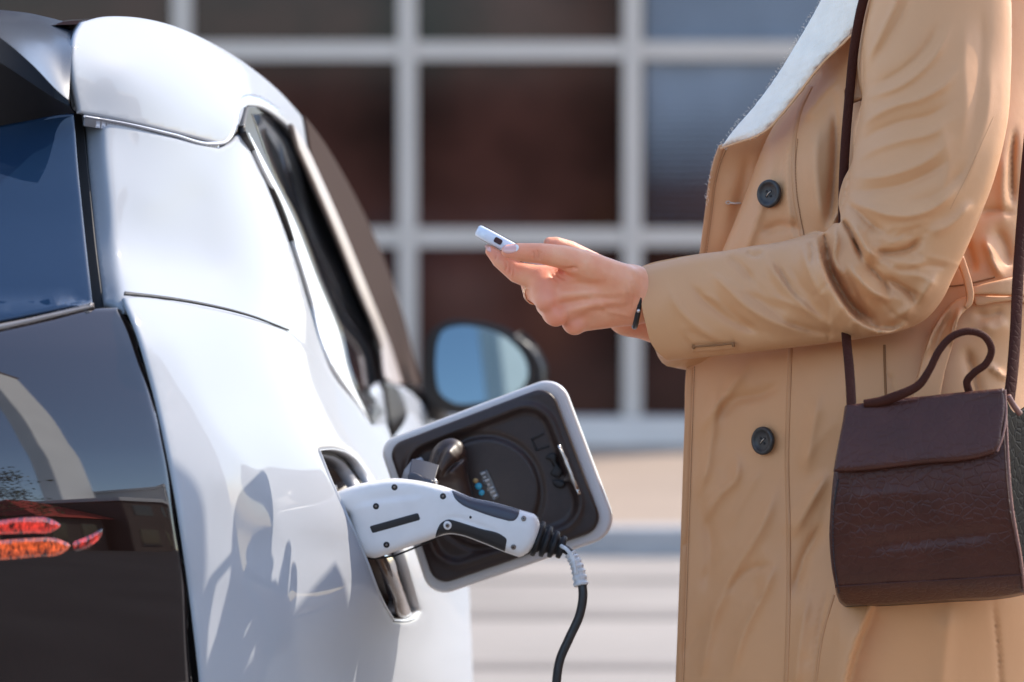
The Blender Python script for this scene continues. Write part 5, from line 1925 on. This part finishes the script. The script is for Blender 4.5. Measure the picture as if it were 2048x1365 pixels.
def bag_d(x, y, edge=True):
    x, y = np.asarray(x, float), np.asarray(y, float)
    d = 2.748 - 0.016 * np.sin(np.clip((y - 800) / 400, 0, 1) * math.pi) - (x - 1850) / 200 * 0.006
    d = d + 0.05 * np.clip((y - 1150) / 70, 0, 2) ** 2
    D = polydist(np.array([(1690, 812), (1668, 945), (1659, 1080), (1673, 1190)]), np.stack([x, y], 1), False)
    d = d + (0.012 if edge else 0.0) * np.clip(1 - D / 26, 0, 1) ** 2
    d = d - strokes(x, y, [([(1700, 1100), (1800, 1085), (1900, 1075), (2030, 1062)], 14, -0.003), ([(1680, 1000), (1760, 990), (1880, 985)], 10, 0.001), ([(1690, 1060), (1740, 1050), (1820, 1050)], 8, -0.0012),
                           ([(1672, 1172), (1800, 1163), (1900, 1158), (2044, 1148)], 3, -0.0015)])
    return d


relief('front_panel', front_ol, lambda x, y: bag_d(x, y, False), M['croc'], bag, grid=7, rings=(1, 2.5, 5, 8), roll=(8, 0.005), back=lambda x, y: bag_d(x, y, False) + 0.075)
flap_o = loop([(1692, 807), (1760, 800), (1850, 792), (2008, 777)], [(2008, 777), (2012, 800), (2006, 860), (2000, 890), (1990, 905)], [(1990, 905), (1960, 914), (1850, 926), (1750, 938), (1700, 943), (1667, 943)], [(1667, 943), (1676, 890), (1686, 840), (1692, 807)])
bflap_d = lambda x, y: bag_d(x, y, False) - 0.012 - 0.006 * np.clip((np.asarray(y, float) - 790) / 150, 0, 1)
fl_ = relief('flap', flap_o, bflap_d, M['croc_flap'], bag, grid=7, rings=(1, 2.5, 5, 8), roll=(9, 0.006), thick=0.004)
relief('flap_edge', along([(2010, 780), (2012, 830), (2006, 870), (1994, 903)], 5), lambda x, y: bflap_d(x, y) - 0.0005 + 0.003, M['leather_edge'], bag, grid=3, thick=0.003, rings=(1,), roll=(2, 0.001))
relief('bottom_piping', along([(1670, 1174), (1800, 1165), (1900, 1160), (2046, 1150)], 4), lambda x, y: bag_d(x, y, False), M['croc_flap'], bag, grid=4, thick=0.0015, off=0.0012, rings=(1,), roll=(2, 0.001))
relief('side_piping', along([(2011, 800), (2015, 900), (2025, 1020), (2042, 1120), (2050, 1186)], 5), bag_d, M['leather_edge'], bag, grid=4, thick=0.003, off=0.002, rings=(1,), roll=(2, 0.0015))
relief('side_gusset', loop([(2013, 800), (2017, 900), (2027, 1020), (2044, 1120), (2052, 1186)], [(2052, 1186), (2092, 1140), (2086, 900), (2060, 812)], [(2060, 812), (2030, 826), (2013, 800)]), lambda x, y: 2.744 + (np.asarray(x, float) - 2013) / 80 * 0.075, M['croc_black'], bag, grid=5, thick=0.004, rings=(1,))
stitches_b = [(1676, 960), (1668, 1010), (1666, 1080), (1670, 1140), (1678, 1185)]
M['stitch_dark'] = mat('dark_thread', (0.02, 0.014, 0.016), 0.6)
_st = M['stitch']; M['stitch'] = M['stitch_dark']
stitches(stitches_b, lambda x, y: bag_d(x, y, False), bag, 9, 0.001, 0.0006, 5)
M['stitch'] = _st


M['strap'] = leather('brown_strap_leather', (0.052, 0.015, 0.009), 130, 0.7)
M['strap'].node_tree.nodes['Principled BSDF'].inputs['Specular IOR Level'].default_value = 0.1
M['strap'].node_tree.nodes['Principled BSDF'].inputs['Coat Weight'].default_value = 0.0


def ribbon(path, w, d, name, m, parent, th=0.0022):
    c = cr([(p[0], p[1], p[2] if len(p) > 2 else d) for p in path], 8)
    P = U(c[:, 0], c[:, 1], c[:, 2])
    V, Fc = tube(P, w / 2 / F * 2.8, 14, flat=(th / (w / 2 / F * 2.8), 1), up=(0.15, -1, 0.05))
    return obj(name, V, Fc, m, parent)


ribbon([(1745, -60, 2.86), (1722, 20, 2.865), (1708, 100, 2.87), (1699, 190, 2.872), (1692, 270, 2.868), (1687, 360, 2.862), (1686, 480, 2.85), (1690, 600, 2.83), (1693, 680, 2.80), (1697, 720, 2.775), (1701, 770, 2.755), (1703, 815, 2.742)], 20, 0, 'shoulder_strap', M['strap'], bag)
ribbon([(2090, -40, 2.87), (2066, 200, 2.85), (2046, 420, 2.825), (2036, 560, 2.80), (2030, 680, 2.775), (2022, 770, 2.752), (2018, 800, 2.745)], 24, 0, 'shoulder_strap', M['strap'], bag)
hl = cr([(1728, 808, 2.738), (1762, 803, 2.735), (1800, 790, 2.73), (1838, 770, 2.728), (1860, 738, 2.728), (1878, 702, 2.728), (1905, 673, 2.728), (1938, 663, 2.728), (1970, 674, 2.73), (1983, 700, 2.732), (1972, 728, 2.735), (1948, 746, 2.738), (1934, 764, 2.742), (1938, 784, 2.745)], 8)
V, Fc = tube(U(hl[:, 0], hl[:, 1], hl[:, 2]), np.interp(np.linspace(0, 1, len(hl)), [0, .12, .3, .8, 1], [0.004, 0.005, 0.0036, 0.0036, 0.004]), 12)
obj('carry_handle', V, Fc, M['strap'], bag)
V, Fc = tube(cr([U(2016, 792, 2.742), U(2028, 812, 2.745), U(2040, 828, 2.75)], 6), 0.003, 8)
obj('strap_end', V, Fc, M['leather_edge'], bag)
# ------------------------------------------------------------------ the street behind the camera (seen mirrored in the car)
M['added_road'] = mat('shade_dark_asphalt', (0.05, 0.046, 0.044), 0.85, 0.3, noise=(1.2, 0.25, 6), bump=[('noise', 90, 0.4, 0.01)])
sheet('added_road', -60, 60, -40, 0.9, 0.004, M['added_road'])  # added dark sheet, stands in for shaded ground mirrored in the tailgate
M['house_dark'] = mat('dark_brown_render', (0.10, 0.075, 0.065), 0.8, 0.3, noise=(0.6, 0.2, 4))
M['house_pale'] = mat('pale_render', (0.68, 0.66, 0.66), 0.8, 0.3, noise=(0.5, 0.06, 4))
M['house_glass'] = mat('house_window_glass', (0.03, 0.035, 0.04), 0.05, 0.5)
M['roof_tile'] = mat('red_roof', (0.45, 0.06, 0.04), 0.7, 0.3, noise=(3, 0.2, 4))
M['bark'] = mat('grey_brown_bark', (0.09, 0.065, 0.05), 0.9, 0.2, noise=(20, 0.3, 4))
M['leaf'] = mat('spring_leaf', (0.085, 0.10, 0.035), 0.6, 0.3, noise=(2.0, 0.35, 3))


def house(name, label, x0, x1, y0, y1, h, wallm, cols, rows_, roof=False):
    e = empty(name, ((x0 + x1) / 2, y0, 0))
    tag(e, label, 'building')
    obj('wall', *box(x0, x1, y0, y1, -0.05, h), wallm, e, smooth=False)
    for i in range(cols):
        for j in range(rows_):
            a = x0 + (x1 - x0) * (i + 0.25) / cols
            b = x0 + (x1 - x0) * (i + 0.75) / cols
            z0 = h * (j + 0.28) / rows_
            z1 = h * (j + 0.8) / rows_
            obj('window', *box(a, b, y1 - 0.05, y1 + 0.02, z0, z1), M['house_glass'], e, smooth=False)
    if roof:
        V = [(x0 - .3, y0 - .3, h), (x1 + .3, y0 - .3, h), (x1 + .3, y1 + .3, h), (x0 - .3, y1 + .3, h), (x0 + .6, (y0 + y1) / 2, h + 2), (x1 - .6, (y0 + y1) / 2, h + 2)]
        obj('roof', V, [(0, 1, 5, 4), (2, 3, 4, 5), (1, 2, 5), (3, 0, 4), (3, 2, 1, 0)], M['roof_tile'], e, smooth=False)
    else:
        obj('cornice', *box(x0 - .15, x1 + .15, y0 - .15, y1 + .15, h + 0.002, h + 0.35), M['house_pale'], e, smooth=False)
    return e


def tree(label, x, y, h, cr0, nleaf, seed, leafy=True):
    r_ = np.random.default_rng(seed)
    e = empty('street_tree', (x, y, 0))
    tag(e, label, 'tree')
    tr = cr([(x, y, -0.05), (x + .05, y, h * .25), (x - .05, y + .05, h * .5), (x, y, h * .9)], 5)
    V, Fc = tube(tr, np.linspace(0.16, 0.03, len(tr)), 10, up=(1, 0, 0))
    parts = [(V, Fc)]
    tips = []
    for k in range(26):
        t = r_.uniform(.3, .95)
        p = np.array([x, y, h * t])
        a = r_.uniform(0, 2 * math.pi)
        L = cr0 * (1.15 - 0.6 * t) * r_.uniform(.6, 1)
        q = p + np.array([math.cos(a) * L, math.sin(a) * L, L * r_.uniform(.3, .9)])
        m_ = (p + q) / 2 + r_.normal(0, .12, 3)
        c = cr([p, m_, q], 5)
        parts.append(tube(c, np.linspace(0.05 * (1.2 - t), 0.008, len(c)), 6, up=(1, .3, 0)))
        for j in range(5):
            s = c[r_.integers(3, len(c))]
            w = s + r_.normal(0, 1, 3) * cr0 * .22 + np.array([0, 0, .15])
            parts.append(tube([s, (s + w) / 2 + r_.normal(0, .05, 3), w], [0.012, 0.008, 0.004], 4, up=(1, .3, 0)))
            tips.append(w); tips.append((s + w) / 2)
        tips.append(q)
    V, Fc = join(parts)
    obj('trunk', V, Fc, M['bark'], e)
    tips = np.array(tips)
    n = nleaf
    c = tips[r_.integers(len(tips), size=n)] + r_.normal(0, cr0 * .10, (n, 3))
    sz = r_.uniform(.035, .075, n)
    a = r_.normal(0, 1, (n, 3)); a /= np.linalg.norm(a, axis=1, keepdims=True)
    b = np.cross(a, r_.normal(0, 1, (n, 3))); b /= np.linalg.norm(b, axis=1, keepdims=True)
    V = np.concatenate([c - a * sz[:, None], c + b * sz[:, None] * .6, c + a * sz[:, None], c - b * sz[:, None] * .6])
    Fc = [(i, i + n, i + 2 * n, i + 3 * n) for i in range(n)]
    obj('crown', V, Fc, M['leaf'], e, smooth=False)
    return e


def frm(az, dist):
    """ground point at a bearing behind the car's tail"""
    return -0.45 + dist * math.sin(R(az)), 2.6 - dist * math.cos(R(az))


house('terraced_house', 'dark brown flat-roofed house across the street, mirrored in the tailgate', 11.6, 18.5, -22, -11.5, 3.9, M['house_dark'], 5, 2)
house('corner_house', 'dark rendered house with a red tiled roof behind the camera', 9.0, 11.2, -18, -12.2, 2.1, M['house_dark'], 2, 1, True)
house('long_house', 'long dark house left of the red-roofed one behind the camera', -16, 5.0, -30, -20.0, 4.0, M['house_dark'], 8, 2)
house('pale_block', 'pale apartment block far behind the camera', 22, 36, -30, -18, 8.0, M['house_pale'], 7, 4)
tx, ty = frm(27.5, 13)
tree('bare spring tree with thin young leaves by the street', tx, ty, 4.6, 1.7, 2600, 5)
tree('taller spring tree with thin young leaves beside the long house', 1.2, -12.5, 6.2, 2.2, 3000, 8)
M['added_tower_wall'] = mat('added_tower_white', (0.8, 0.8, 0.8), 0.7, 0.3, noise=(0.3, 0.05, 3))
qx, qy = frm(36.0, 30)
py_ = empty('added_tower_block', (qx, qy, 0))  # added unseen tower, its lit face makes the pale streak in the tailgate
tag(py_, 'slender white tower block added behind the houses to streak the tailgate reflection', 'building')
RT = Matrix.Translation((qx, qy, 0)) @ Matrix.Rotation(R(-32), 4, 'Z')


def placed(vf):
    V, Fc = vf
    return [tuple(RT @ Vector(v)) for v in V], Fc


bevel(obj('wall', *placed(box(-2.2, 2.2, -0.5, 0.5, -0.05, 34)), M['added_tower_wall'], py_, smooth=False), 0.1)
obj('added_tower_cap', *placed(box(-2.3, 2.3, -0.6, 0.6, 34.002, 34.4)), M['house_dark'], py_, smooth=False)
